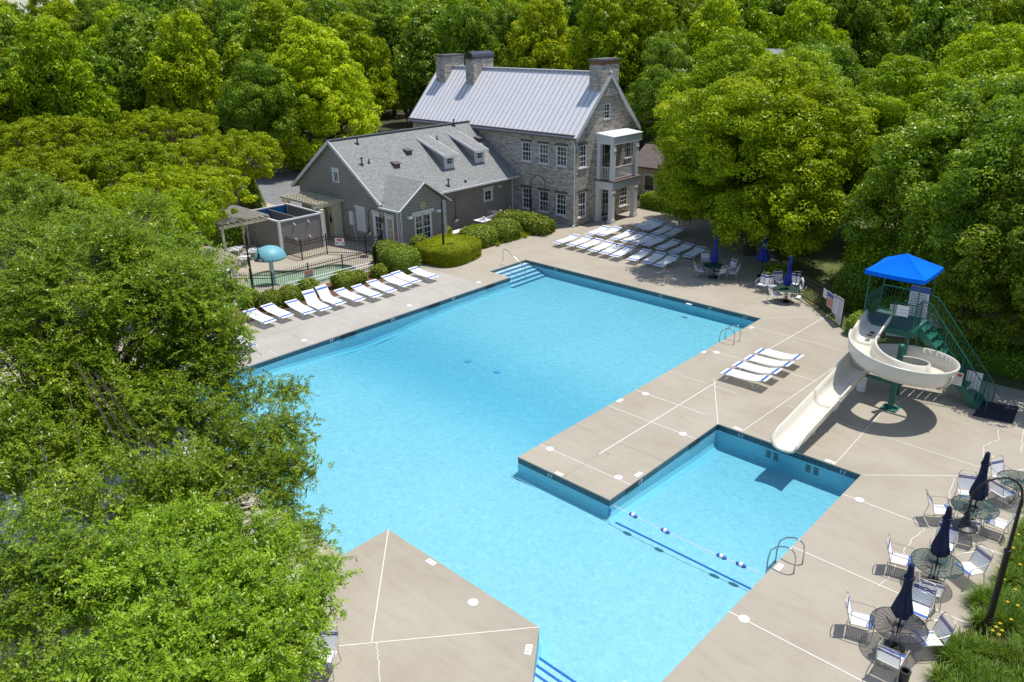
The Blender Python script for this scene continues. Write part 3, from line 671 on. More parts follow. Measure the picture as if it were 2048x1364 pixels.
for i, (fx, fy) in enumerate(feet):
    up = i in (3, 4)
    lb = {0: 'white strapped sun lounger half hidden by the foreground tree, end of the long row', 3: 'white sun lounger with half raised back, left of the upright one in the long row',
          4: 'white sun lounger with its back raised highest, royal blue head strap', 10: 'white sun lounger at the far end of the long row, next to the round hedge'}.get(i, 'white flat sun lounger, %s from the tree end of the long row' % ordn[i])
    o = lounger((fx, fy), (fx-60, fy-22), lb, G1, up, fix=rl.uniform(-.05, .05))
    # one blue strap thing more hidden ones under the tree
for i, (x, y) in enumerate(((-32.3, 15.6), (-32.3, 14.2), (-32.4, 12.8))):
    place(flat, True, x, y, 0, 0.03*i, ['white sun lounger just behind the foreground leaves, farthest of three', 'white sun lounger behind the foreground leaves, middle of three', 'white sun lounger deepest behind the foreground leaves'][i], G1)
G2 = 'sun loungers in rows on the shaded deck below the stone house'
back = [(155, 355, 395, 275), (325, 385, 560, 305), (460, 415, 705, 335), (610, 455, 850, 370), (755, 490, 1010, 405), (890, 525, 1105, 440),
        (570, 245, 790, 160), (715, 255, 930, 190), (880, 305, 1065, 235), (1015, 335, 1220, 250), (1145, 365, 1360, 285), (1295, 385, 1495, 300),
        (1465, 430, 1675, 360), (1630, 480, 1835, 400), (1820, 530, 1990, 470), (1110, 570, 1325, 490), (1295, 610, 1520, 520), (1450, 645, 1680, 550),
        (1200, 150, 1325, 70), (1290, 185, 1500, 120), (1420, 235, 1630, 170), (1565, 265, 1755, 195)]
for i, (a, b_, c, d) in enumerate(back):
    if i < 6: lb = 'sunlit sun lounger, %s from the left in the front row below the house' % ordn[i]
    elif i < 15: lb = 'sun lounger, %s from the left in the second row below the house' % ordn[i-6]
    elif i < 18: lb = 'sun lounger, %s from the left in the trio nearest the pool' % ordn[i-15]
    else: lb = 'shaded sun lounger, %s from the left in the rearmost row by the porch' % ordn[i-18]
    lounger((1090+a/6.4, 430+b_/6.4), (1090+c/6.4, 430+d/6.4), lb, G2, fix=pi+math.pi/2+rl.uniform(-.09, .09)+(.1 if i > 14 else 0) - .02)
G3 = 'four sun loungers side by side on the deck by the slide'
for i, (a, b_, c, d) in enumerate(((345, 1105, 880, 1225), (500, 1005, 1040, 1130), (660, 915, 1180, 1025), (805, 825, 1325, 935))):
    lounger((1400+a/6.82, 580+b_/6.82), (1400+c/6.82, 580+d/6.82), ['white sun lounger nearest the camera of the four beside the slide', 'white sun lounger second nearest the camera of the four beside the slide',
            'white sun lounger third from the camera of the four beside the slide', 'white sun lounger farthest from the camera of the four beside the slide'][i], G3, zh=.4)
G4 = 'sun loungers on the wading pool terrace'
for i, (px, py, ang, lb) in enumerate(((505, 503, 2.4, 'dark shaded lounger behind the lamp post under the pergola'), (487, 517, 2.5, 'lounger in pergola shade nearest the mushroom fountain'),
                        (455, 530, 2.3, 'white lounger in the sun by the pergola post, farther from the fence'), (447, 541, 2.2, 'white lounger in the sun by the pergola post, nearer the leaves'), (470, 500, 2.4, 'lounger deep in the shade of the larger pergola'))):
    p = at(px, py, .3); place(flat, True, p.x, p.y, 0, ang, lb, G4)

# ------------------------------------------------------------------ chairs, tables, umbrellas
def make_chair():
    r = empty('patio_chair', (0, 0, 0), 'x', 'patio chair')
    W = .25
    def strap(mb, a, b): mb.slab([(-W, a[0], a[1]), (W, a[0], a[1]), (W, b[0], b[1]), (-W, b[0], b[1])], -.004)
    wh, bl = MB(), MB()
    S0, S1 = Vector((.24, .43)), Vector((-.24, .40)); B0, B1 = Vector((-.26, .44)), Vector((-.40, .88))
    n = 10
    b2 = MB()
    for i in range(n):
        a = S0.lerp(S1, (i+.08)/n); b = S0.lerp(S1, (i+.9)/n); strap(b2 if i in (0, 1) else wh, a, b)
    for i in range(n):
        a = B0.lerp(B1, (i+.08)/n); b = B0.lerp(B1, (i+.86)/n); strap(bl if i in (7, 8) else wh, a, b)
    wh.build('straps', 'strap', r); bl.build('back_stripe', 'navystrap', r); b2.build('front_stripe', 'bluestrap', r)
    f = MB(); f.tube([(-W, .26, .42), (-W, -.25, .40), (-W, -.40, .86), (-W+.05, -.435, .96), (-.1, -.45, .985), (.1, -.45, .985), (W-.05, -.435, .96), (W, -.40, .86), (W, -.25, .40), (W, .26, .42)], .012, 5)
    f.tube([(-W, .26, .42), (W, .26, .42)], .011, 5); f.build('back_frame', 'frame', r)
    for sx in (-1, 1):
        b = MB(); b.tube([(sx*W, -.34, .68), (sx*(W+.04), -.1, .66), (sx*(W+.04), .20, .65), (sx*(W+.04), .27, .60), (sx*(W+.02), .26, .40), (sx*(W+.02), .24, .015), (sx*(W+.02), -.32, .015), (sx*W, -.24, .40)], .012, 5)
        b.build('arm_and_sled_leg', 'frame', r)
    return r
chair = make_chair(); uC = False
def put_chair(px, py, face, label, group, jit=0.0):
    global uC
    p = at(px, py, .42); fx, fy = (face if isinstance(face, tuple) else (None, None))
    ang = math.atan2(fy-p.y, fx-p.x)-pi/2+jit
    o = place(chair, uC, p.x, p.y, 0, ang, label, group); uC = True; return o
def make_table(solid=False, mat='tablegreen'):
    r = empty('round_table', (0, 0, 0), 'x', 'patio table'); t = MB(); Rr = .61
    if solid:
        t.lathe(0, 0, [(Rr-.01, .70), (Rr, .705), (Rr, .72), (Rr-.01, .725), (.03, .727)], 40)
    else:
        k = 40
        for q in np.arange(.06, Rr-.01, .027):
            for i in range(k):
                a0, a1 = 2*pi*i/k, 2*pi*(i+1)/k
                t.add([(q*cos(a0), q*sin(a0), .715), ((q+.017)*cos(a0), (q+.017)*sin(a0), .715), ((q+.017)*cos(a1), (q+.017)*sin(a1), .715), (q*cos(a1), q*sin(a1), .715)], [(0, 1, 2, 3)])
        for i in range(24):
            a = 2*pi*i/24; t.bar((.05*cos(a), .05*sin(a), .709), (Rr*cos(a), Rr*sin(a), .709), .009, .008)
        t.tube([(Rr*cos(2*pi*i/40), Rr*sin(2*pi*i/40), .71) for i in range(40)], .013, 5, True)
        t.cyl(0, 0, .70, .72, .07)
    t.build('tabletop', mat, r)
    for i in range(4):
        a = pi/4+i*pi/2; c, s_ = cos(a), sin(a)
        MB().tube([(.34*c, .34*s_, .70), (.12*c, .12*s_, .55), (.09*c, .09*s_, .35), (.16*c, .16*s_, .12), (.36*c, .36*s_, .012)], .014, 5).build('leg', mat, r)
    MB().tube([(.10*cos(2*pi*i/20), .10*sin(2*pi*i/20), .40) for i in range(20)], .01, 4, True).build('ring_brace', mat, r)
    return r
def make_umbrella(mat, flare, z0=.98, z1=2.42):
    r = empty('folded_umbrella', (0, 0, 0), 'x', 'parasol')
    MB().lathe(0, 0, [(.24, 0), (.24, .05), (.20, .08), (.06, .11), (.045, .3)], 24).build('base', 'black', r)
    MB().cyl(0, 0, .1, 2.46, .022, n=10).build('pole', 'black', r)
    rr = random.Random(4); ph = [rr.uniform(0, 6) for _ in range(4)]
    prof = []; H = z1-z0
    for i in range(12):
        t = i/11; prof.append(((flare*(1-t)**1.3+.055)*(1+.12*sin(t*9)) if i else flare*.8, z0+H*t))
    prof[0] = (flare*.82, z0-.02); prof.append((.02, z1+.04))
    c = MB(); c.lathe(0, 0, prof, 32, flute=lambda k, z: 1+.22*cos(8*2*pi*k/32+3*z)*(1-(z-z0)/H*.7)+.06*sin(3*2*pi*k/32+5*z)); c.build('folded_canopy', mat, r, smooth=True)
    MB().cyl(0, 0, z1-.35, z1-.30, flare*.42+.055).build('tie_strap', mat, r)
    return r
GT = 'round mesh tables on the near right deck'; GC = 'strap chairs around the near right tables'; GU = 'folded navy parasols at the near right tables'
tab = make_table(); navy = make_umbrella('navy', .15)
tc = {}
for i, (k, px, py, lb) in enumerate((('a', 1950, 1013, 'round green mesh table holding the tall upright navy parasol, farthest of three'), ('b', 1874, 1125, 'round green mesh table in the middle of the near right group'),
        ('c', 1798, 1249, 'round black mesh table lowest in the near right group'), ('d', 2041, 961, 'round green mesh table cut by the right picture edge'))):
    p = at(px, py, .72); tc[k] = (p.x, p.y)
    if k == 'c': continue
    place(tab, i > 0, p.x, p.y, 0, .2*i, lb, GT)
bt = make_table(False, 'tableblack'); place(bt, False, *tc['c'], 0, .5, 'round black mesh table lowest in the near right group', GT)
for i, (k, lb) in enumerate((('a', 'tall folded navy parasol standing in the farthest near right table'), ('b', 'folded navy parasol in the middle near right table'), ('c', 'folded navy parasol in the lowest near right table'))):
    place(navy, i > 0, *tc[k], 0, i*1.1, lb, GU, 1.0 if i else 1.03)
for (k, px, py, lb) in (('a', 1882, 1018, 'strap chair left of the farthest near table, facing right'), ('a', 1936, 988, 'strap chair behind the farthest near table'), ('a', 1993, 1043, 'strap chair right of the farthest near table'), ('a', 1936, 1052, 'strap chair on the camera side of the farthest near table'),
        ('d', 2009, 957, 'strap chair beyond the table cut by the picture edge'), ('d', 2005, 983, 'strap chair on the left of the table cut by the picture edge'),
        ('b', 1804, 1118, 'strap chair left of the middle near table'), ('b', 1938, 1136, 'strap chair right of the middle near table, navy double stripe'), ('b', 1861, 1176, 'strap chair with its back to the camera at the middle table'), ('b', 1886, 1090, 'strap chair behind the navy parasol of the middle table'),
        ('c', 1725, 1239, 'strap chair left of the black mesh table'), ('c', 1856, 1275, 'strap chair right of the black mesh table'), ('c', 1783, 1314, 'strap chair with its back to the camera at the black mesh table'), ('c', 1836, 1218, 'strap chair beyond the black mesh table, royal blue stripe')):
    put_chair(px, py, tc[k], lb, GC, rl.uniform(-.25, .25))
GB = 'strap chairs around the far shaded tables'
gt = make_table(True)
e = at(1428, 531, .72); f_ = at(1574, 577, .72)
place(gt, False, e.x, e.y, 0, 0, 'dark green round table deep in the tree shade, behind the pool', 'solid green tables on the far deck'); place(gt, True, f_.x, f_.y, 0, .4, 'green round table catching the sun beside the black fence', 'solid green tables on the far deck')
for (c, px, py, lb) in ((e, 1402, 541, 'strap chair at the left of the shaded far table'), (e, 1412, 520, 'strap chair behind the shaded far table, blue stripe showing'), (e, 1438, 545, 'strap chair on the pool side of the shaded far table'), (e, 1457, 536, 'strap chair right rear of the shaded far table'), (e, 1463, 545, 'strap chair at the right of the shaded far table'),
        (f_, 1544, 571, 'strap chair close left of the table by the fence'), (f_, 1552, 588, 'strap chair on the pool side of the table by the fence'), (f_, 1588, 567, 'strap chair behind the table by the fence, blue stripe'), (f_, 1592, 592, 'strap chair on the near right of the table by the fence'), (f_, 1560, 563, 'strap chair turned sideways behind the table by the fence')):
    put_chair(px, py, (c.x, c.y), lb, GB, rl.uniform(-.3, .3))
put_chair(1525, 569, (-17.0, 30), 'empty strap chair standing apart, left of the table by the fence', GB)
roy = make_umbrella('royal', .30, .95, 2.5)
q = at(1522, 553); place(roy, False, q.x, q.y, 0, 0, 'wide folded royal blue parasol under the tree', 'folded royal blue parasols under the tree')
roy2 = make_umbrella('royal', .14, .9, 2.45)
place(roy2, False, e.x, e.y, 0, 0, 'slim royal blue parasol in the shaded far table', 'folded royal blue parasols under the tree'); place(roy2, True, f_.x, f_.y, 0, 1, 'slim royal blue parasol in the table by the fence', 'folded royal blue parasols under the tree')
# bottom left table and chair
g_ = at(600, 1352, .72); place(bt, True, g_.x, g_.y, 0, .1, 'round black mesh table half under the foreground tree', 'tables under the foreground tree')
put_chair(648, 1315, (g_.x, g_.y), 'strap chair at the bottom left, beside the tree leaves', 'chairs under the foreground tree', .25)
put_chair(560, 1352, (g_.x, g_.y), 'strap chair mostly hidden by the lower foreground leaves', 'chairs under the foreground tree')

# ------------------------------------------------------------------ lamp posts
def make_lamp(H, reach, drop, flip=1):
    r = empty('lamp_post', (0, 0, 0), 'x', 'lamp post')
    MB().lathe(0, 0, [(.17, 0), (.17, .12), (.11, .2), (.085, .45)], 16).build('base', 'brownblack', r)
    MB().lathe(0, 0, [(.075, .4), (.07, H*.62), (.085, H*.62+.02), (.085, H*.62+.07), (.045, H*.62+.1), (.04, H)], 14).build('pole', 'brownblack', r)
    pts = [(0, 0, H-.05)]; R0 = reach/2
    for i in range(15):
        t = pi-pi*i/14; pts.append((R0+R0*cos(t), 0, H+R0*1.05*sin(t)))
    pts.append((reach, 0, H-drop))
    a = MB().tube(pts, .027, 8).build('arm', 'brownblack', r)
    z = H-drop
    s = MB(); s.lathe(reach, 0, [(.05, z+.12), (.075, z+.05), (.06, z-.02), (.11, z-.10), (.12, z-.16), (.27, z-.24), (.275, z-.27), (.255, z-.265), (.1, z-.2)], 22); sh = s.build('lamp_shade', 'black', r, smooth=False)
    MB().lathe(reach, 0, [(.15, z-.25), (.15, z-.30), (.05, z-.36)], 16).build('bulb_glass', 'white', sh)
    return r
def topz(bx, by, py):
    lo, hi = 0.0, 12.0
    for _ in range(40):
        m = (lo+hi)/2; v = Vector((bx, by, m-CH)); y = 682-FPX*v.dot(CU)/v.dot(CF)
        if y > py: lo = m
        else: hi = m
    return lo
GL = 'black gooseneck lamp posts around the pools'
def lamp(bx, by, H, ang, reach, drop, lb):
    r = make_lamp(H, reach, drop); place(r, False, bx, by, 0, ang, lb, GL)
p = at(886.5, 500, .0); q = at(887, 489, 1.12); lamp(q.x, q.y, topz(q.x, q.y, 404), 1.05, .85, .95, 'gooseneck lamp post rising from the lime green hedge')
p = at(508, 592); lamp(p.x, p.y, topz(p.x, p.y, 470), 1.0, .55, 1.2, 'lamp post behind the wading pool fence, beside the mushroom fountain')
p = at(767, 512); lamp(p.x, p.y, topz(p.x, p.y, 428), 3.9, .75, .95, 'lamp post at the wading pool gate, arm towards the house')
p = Vector((-37.6, 41.6, 0)); lamp(p.x, p.y, topz(p.x, p.y, 366), .75, 1.0, .95, 'lamp post in front of the stone house ground floor windows')
p = at(1972, 1262); lamp(p.x, p.y, topz(p.x, p.y, 1000), -2.38, 1.15, .42, 'lamp post leaning over the near right tables from the flower bed')

# ------------------------------------------------------------------ fences
def picket_fence(name, pts, H, label, cat='fence', step=.125, mat='black', top=(.95, .8, .1), postw=.06, rootz=0, posts=True, spear=True):
    """pts world xy; one panel mesh and one post mesh per bay"""
    r = empty(name, (pts[0][0], pts[0][1], 0), label, cat)
    pk = MB()
    for (a, c) in zip(pts[:-1], pts[1:]):
        a, c = Vector((a[0], a[1], 0)), Vector((c[0], c[1], 0)); L = (c-a).length; d = (c-a)/L
        for hh in top: pk.bar(a+Vector((0, 0, H*hh)), c+Vector((0, 0, H*hh)), .03, .035)
        n = int(L/step)
        for i in range(1, n):
            q = a+d*(i*L/n); pk.bar(q+Vector((0, 0, .05)), q+Vector((0, 0, H*1.06)), .017, .017, up=d)
            if spear: pk.add([q+Vector((-.014, -.014, H*1.06)), q+Vector((.014, -.014, H*1.06)), q+Vector((.014, .014, H*1.06)), q+Vector((-.014, .014, H*1.06)), q+Vector((0, 0, H*1.06+.06))], [(0, 1, 4), (1, 2, 4), (2, 3, 4), (3, 0, 4)])
    pk.build('picket_panel', mat, r)
    if posts:
        for p in pts:
            b = MB(); h = postw/2; b.box(p[0]-h, p[1]-h, 0, p[0]+h, p[1]+h, H*1.1); b.box(p[0]-h-.01, p[1]-h-.01, H*1.1, p[0]+h+.01, p[1]+h+.01, H*1.1+.03); b.build('post', mat, r)
    return r
def bays(a, c, n): return [(a[0]+(c[0]-a[0])*i/n, a[1]+(c[1]-a[1])*i/n) for i in range(n+1)]
A_ = at(548, 590); B_ = at(751, 537); C_ = at(467, 590); D_ = at(420, 575)
f1 = picket_fence('picket_fence', [(D_.x, D_.y), (C_.x, C_.y)]+bays((A_.x, A_.y), (B_.x, B_.y), 3), 1.2, 'long black spear-topped fence between the wading pool and the lounger row', mat='brownblack')
E_ = [at(763, 509), at(733, 510), at(655, 508), at(605.5, 520.5), at(571, 510)]
f2 = picket_fence('picket_fence', [(p.x, p.y) for p in E_], 1.2, 'inner black fence behind the wading pool, in front of the shower wall', mat='black')
f3 = picket_fence('gate', [(B_.x, B_.y), (E_[0].x, E_[0].y)], 1.2, 'black gate standing between the two wading pool fences', 'gate', step=.11)
F0 = at(1597, 592); F1 = at(1641.6, 617.5); F2 = at(1682, 653)
f4 = picket_fence('picket_fence', [(F0.x, F0.y), (F1.x, F1.y), (F2.x, F2.y)], 1.2, 'short slanting black fence carrying notice boards, right of the far tables', mat='brownblack', step=.11)
a_ = at(1262, 400); f5 = picket_fence('picket_fence', bays((-33.0, 54.0), (-20.5, 49.5), 5), 1.3, 'black fence in deep shade behind the loungers, right of the porch', mat='black')
# white picket fence round the air conditioners
WF = [at(943, 437), at(971, 442), at(1002, 446), at(968, 460)]
wf = picket_fence('picket_fence', [(p.x, p.y) for p in WF], .85, 'low white picket fence beside the air conditioner', mat='white', step=.16, postw=.12, spear=False)
# pool pole lying on the fence
b = MB(); a1 = at(572, 567, 1.02); a2 = at(741, 525, 1.05); b.tube([a1, a2], .02, 6); b.tube([a1+Vector((.1, -.2, -.16)), a2+Vector((.06, .1, -.14))], .02, 6)
tag(b.build('telescopic_pole', 'white'), 'two long white pool poles hung along the wading pool fence', 'pool pole')

# ------------------------------------------------------------------ signs
def sign(name, c, ux, w_, h_, label, bands, lines=0, tilt=0, th=.008, group=None):
    """flat board: c lower centre, ux horizontal unit vector; bands = [(z0,z1,material)]"""
    c = Vector(c); ux = Vector(ux).normalized(); up = Vector((0, 0, 1)); nrm = ux.cross(up).normalized()
    r = empty(name, c, label, 'sign', group)
    def rect(u0, u1, z0, z1, d, mat, nm):
        q = [c+ux*u0+up*z0+nrm*d, c+ux*u1+up*z0+nrm*d, c+ux*u1+up*z1+nrm*d, c+ux*u0+up*z1+nrm*d]
        return MB().slab(q, th).build(nm, mat, r)
    rect(-w_/2, w_/2, 0, h_, 0, 'signwhite', 'board')
    for (z0, z1, m, u0, u1) in bands: rect(u0*w_, u1*w_, z0*h_, z1*h_, .004, m, 'printed_panel')
    if lines:
        mb = MB(); rr = random.Random(int(abs(c.x*100)))
        lo, hi = lines[1], lines[2]
        for i in range(lines[0]):
            z = (lo+(hi-lo)*i/max(1, lines[0]-1))*h_; u = -.4*w_
            while u < .38*w_:
                l = rr.uniform(.04, .13)*w_; q = [c+ux*u+up*z+nrm*.005, c+ux*(u+l)+up*z+nrm*.005, c+ux*(u+l)+up*(z+.02*h_+.004)+nrm*.005, c+ux*u+up*(z+.02*h_+.004)+nrm*.005]
                mb.slab(q, .002); u += l+.03*w_
        mb.build('lettering', 'signtext', r)
    return r
ex = (E_[1]-E_[2]).normalized(); mid = E_[2].lerp(E_[1], .36)
sg = sign('notice_sign', mid+Vector((0.02, -.06, .62)), ex, .62, .46, 'white notice with red heading and two dark figures on the inner fence', [(.62, .9, 'signred', -.28, .26), (.2, .42, 'signtext', -.40, -.28), (.2, .42, 'signtext', .30, .42)], (2, .3, .42))
m2 = (A_.lerp(B_, .33)); ex2 = (B_-A_).normalized()
sign('notice_sign', m2+Vector((.06, 0, .45)), ex2, .60, .5, 'small red and grey notice on the long fence above the shrubs', [(.55, .95, 'signpink', -.45, .45), (.08, .5, 'signgrey', -.46, .46)], (2, .2, .35))
fx = (F2-F1).normalized(); nf = fx.cross(Vector((0, 0, 1)))
sign('notice_sign', F1+fx*.35+nf*.05+Vector((0, 0, .72)), fx, .45, .45, 'small pale blue notice on the slanting fence, next to its middle post', [(.1, .9, 'signwhite', -.4, .4)], (3, .3, .7))
sign('notice_sign', F1+fx*1.05+nf*.05+Vector((0, 0, .45)), fx, .8, .75, 'blue and salmon pink notice second along the slanting fence', [(.66, .96, 'signblue', -.47, .47), (.04, .62, 'signpink', -.47, .47)], 0)
sign('notice_sign', F1+fx*1.66+nf*.06+Vector((0, 0, .35)), fx, .5, .95, 'tall white rules board third along the slanting fence', [(.85, .97, 'signgrey', -.44, .44)], (9, .08, .78))
sign('notice_sign', F1+fx*2.25+nf*.08+Vector((0, 0, .12)), fx, .62, 1.25, 'tallest grey-white rules board at the near end of the slanting fence', [(.9, .98, 'signgrey', -.46, .46)], (14, .05, .84))
# hose reel and ring buoy by the far end of that fence
r = empty('hose_reel', (F0.x-.25, F0.y+.1, 0), 'coiled black hose hanging at the far end of the slanting fence', 'hose')
b = MB(); 
for k in range(3): b.tube([(F0.x-.3+.30*cos(t*pi/12)+k*.01, F0.y+.15, .80+.33*sin(t*pi/12)) for t in range(24)], .014, 5, True)
b.build('hose_coil', 'black', r); b = MB(); b.tube([(F0.x-.3, F0.y+.15, 0), (F0.x-.3, F0.y+.15, 1.15)], .02, 6); b.build('hanger', 'black', r)
r = empty('ring_buoy', (F0.x+.12, F0.y-.12, 0), 'worn white ring buoy leaning on the slanting fence by the tables', 'ring buoy')
b = MB(); b.tube([(F0.x+.15+.27*cos(t*pi/12)*.6, F0.y-.15-.27*cos(t*pi/12)*.7, .75+.30*sin(t*pi/12)) for t in range(24)], .055, 8, True); b.build('buoy', 'signwhite', r, smooth=True)

# ------------------------------------------------------------------ pool fittings
def ladder(px, py, lb, ang=0):
    """twin grab rails on the edge x=const, water on the -x side"""
    p = at(px, py); r = empty('pool_ladder', (p.x, p.y, 0), lb, 'pool ladder', 'steel ladder grab rails')
    for sy in (-.27, .27):
        pts = [(.62, sy, 0), (.62, sy, .45), (.58, sy, .62), (.47, sy, .72), (.33, sy, .72), (.1, sy, .62), (-.08, sy, .42), (-.13, sy, .1), (-.13, sy, -.75)]
        MB().tube(pts, .021, 8).build('grab_rail', 'steel', r, world=False, smooth=True)
    for z in (-.3, -.55, -.8): MB().box(-.16, -.27, z, -.08, .27, z+.02).build('rung', 'steel', r, world=False)
    return r
la = ladder(1449, 679, 'steel ladder rails on the right edge of the lap pool, beyond the loungers')
lb_ = at(1553, 1118); ladder(1553, 1118, 'steel ladder rails at the near edge of the slide pool mouth')
# the rails above stand on the deck (+x) side of an edge whose water lies to -x
r = empty('handrail', (-31.0, 33.1, 0), 'single steel handrail sloping down the corner steps', 'handrail')
MB().tube([(-32.25, 33.1, 0), (-32.25, 33.1, .8), (-32.18, 33.1, .92), (-32.0, 33.1, .97), (-31.85, 33.1, .93), (-30.5, 33.1, .18), (-30.42, 33.1, .05), (-30.42, 33.1, -.6)], .022, 8).build('rail', 'steel', r, smooth=True)
MB().cyl(-32.25, 33.1, 0, .02, .06).build('floor_flange', 'steel', r)
# float line
r = empty('float_line', (-12.1, 17.0, WZ), 'rope with four blue and white floats across the slide pool mouth', 'float line')
a, c = at(1228, 1012, WZ), at(1528, 1150, WZ); rp = []; n = 60
for i in range(n+1):
    t = i/n; rp.append(a.lerp(c, t)+Vector((0, -.08*sin(pi*t), .012)))
MB().tube(rp, .011, 5).build('rope', 'signwhite', r)
for px, py in ((1272, 1028), (1337, 1059), (1449, 1110), (1484, 1127)):
    tq = min(range(n), key=lambda i: (rp[i]-at(px, py, WZ)).length); d = (rp[min(tq+1, n)]-rp[tq-1]).normalized(); cc = rp[tq]
    fb = empty('float', cc, None, None); fb.parent = r; fb.matrix_parent_inverse = WM(r).inverted()
    for (s0, s1, m) in ((-.15, -.05, 'bluestrap'), (-.05, .05, 'white'), (.05, .15, 'bluestrap')):
        k = [cc+d*(s0+(s1-s0)*i/4) for i in range(5)]; rs = [.075*math.sqrt(max(.08, 1-((s0+(s1-s0)*i/4)/.165)**2)) for i in range(5)]
        MB().tube(k, .07, 12, rs=rs).build('float_band', m, fb, smooth=True)

# ------------------------------------------------------------------ slide tower
tw = empty('slide_tower', (-8.9, 31.2, 0), 'green steel slide tower with stairs and a bright blue canopy', 'slide tower')
X0, X1, Y0, Y1, PZ = -9.85, -8.0, 30.3, 32.1, 2.72
b = MB(); b.box(X0, Y0, PZ-.04, X1, Y1, PZ); b.build('platform_floor', 'deckgreen', tw)
b = MB(); b.box(X0-.04, Y0-.05, PZ-.22, X1+.04, Y0, PZ+.01); b.box(X0-.04, Y1, PZ-.22, X1+.04, Y1+.05, PZ+.01); b.box(X0-.04, Y0, PZ-.22, X0, Y1, PZ+.01); b.box(X1, Y0, PZ-.22, X1+.04, Y1, PZ+.01); b.build('platform_frame', 'green', tw)
for (x, y) in ((X0+.15, Y0+.15), (X1-.15, Y0+.15), (X0+.15, Y1-.15), (X1-.15, Y1-.15)):
    MB().cyl(x, y, 0, PZ-.05, .075, n=12).build('tower_leg', 'green', tw)
CZ = 4.72
for (x, y) in ((X0, Y0), (X1, Y0), (X0, Y1), (X1, Y1)): MB().tube([(x, y, PZ), (x, y, CZ+.05)], .025, 8).build('canopy_post', 'green', tw)
cx, cy = (X0+X1)/2, (Y0+Y1)/2; h = 1.08; CZ0 = CZ-.02
cn = MB(); ap = (cx, cy, CZ+.72); nn = 8
cor = [(cx-h, cy-h), (cx+h, cy-h), (cx+h, cy+h), (cx-h, cy+h)]
for i in range(4):
    a, c = cor[i], cor[(i+1) % 4]
    for u in range(nn):
        for v in range(nn):
            def P(uu, vv):
                t = uu/nn; q = vv/nn; ex_, ey_ = a[0]+(c[0]-a[0])*t, a[1]+(c[1]-a[1])*t
                sag = -.10*sin(pi*t)*(sin(pi*q)*.7)-.03*sin(pi*t)*(1-q)
                return (ex_+(ap[0]-ex_)*q, ey_+(ap[1]-ey_)*q, CZ+.12+(ap[2]-CZ-.12)*q+sag)
            cn.quad(P(u, v), P(u+1, v), P(u+1, v+1), P(u, v+1))
        t0, t1 = u/nn, (u+1)/nn; p0 = P(u, 0); p1 = P(u+1, 0)
        cn.quad((p0[0], p0[1], p0[2]-.16), (p1[0], p1[1], p1[2]-.16), p1, p0)
cn.build('canopy', 'canopy', tw)
def guard(pts, H, nm, close=True, step=.12):
    g = MB()
    for (a, c) in zip(pts[:-1], pts[1:]):
        a, c = Vector(a), Vector(c); n = max(2, int((c-a).length/step)); up = Vector((0, 0, H))
        g.tube([a+up, c+up], .02, 6); g.tube([a+Vector((0, 0, .08)), c+Vector((0, 0, .08))], .014, 6)
        for i in range(n+1):
            q = a.lerp(c, i/n); g.tube([q+Vector((0, 0, .05 if i not in (0, n) else -.15)), q+up], .022 if i in (0, n) else .009, 5)
    return g.build(nm, 'green', tw)
guard([(X1, Y0, PZ), (X1-.78, Y0, PZ)], 1.05, 'guard_rail'); guard([(X1, Y0, PZ), (X1, Y0+.72, PZ)], 1.05, 'guard_rail')
guard([(X0, Y0, PZ), (X0, Y1, PZ)], 1.05, 'guard_rail'); guard([(X0, Y1, PZ), (X1, Y1, PZ)], 1.05, 'guard_rail')
SX1 = -5.5; ya, yb = Y0+.78, Y1-.12
for y in (ya, yb):
    g = MB(); g.bar((X1, y, PZ-.12), (SX1, y, -.0), .05, .26); g.build('stair_stringer', 'green', tw)
    g = MB(); T, Bm = Vector((X1+.28, y, PZ+.98)), Vector((SX1+.1, y, 1.0)); g.tube([(X1, y, PZ+1.05), T, Bm, (SX1+.32, y, .72), (SX1+.30, y, .0)], .022, 6)
    n = 19
    for i in range(n+1):
        q = T.lerp(Bm, i/n); zz = max(.02, PZ-.05-(q.x-X1)*(PZ/(SX1-X1))); g.tube([(q.x, y, zz), q], .022 if i % 6 == 0 else .009, 5)
    g.build('stair_handrail', 'green', tw)
g = 10
for i in range(g):
    t = (i+.5)/g; x = X1+(SX1-X1)*t; z = PZ*(1-t); MB().box(x-.13, ya, z-.03, x+.13, yb, z).build('tread', 'green', tw)
MB().cyl(-9.35, 29.9, 0, .9, .17, n=16).build('pump_canister', 'signwhite', tw)
sign('rules_sign', (-8.45, Y1-.02, PZ+.02), (1, 0, 0), .72, 1.25, 'rules board with blue heading on top of the slide tower', [(.80, .99, 'signblue', -.5, .5)], (9, .08, .72), group='slide tower boards')
sign('rules_sign', (-8.45, Y0-.03, PZ+.55), (1, 0, 0), .42, .42, 'small white card on the guard rail beside the slide entrance', [], (2, .3, .6), group='slide tower boards')
sign('rules_sign', (-6.35, ya-.04, .78), (1, 0, 0), .40, .52, 'red-headed warning sign at the foot of the slide stairs', [(.7, .92, 'signred', -.4, .4)], (4, .12, .58), group='slide tower boards')
sign('rules_sign', (-5.95, yb-.04, .35), (1, 0, 0), .55, .78, 'plain white board behind the stair pickets at the foot', [], 0, group='slide tower boards')
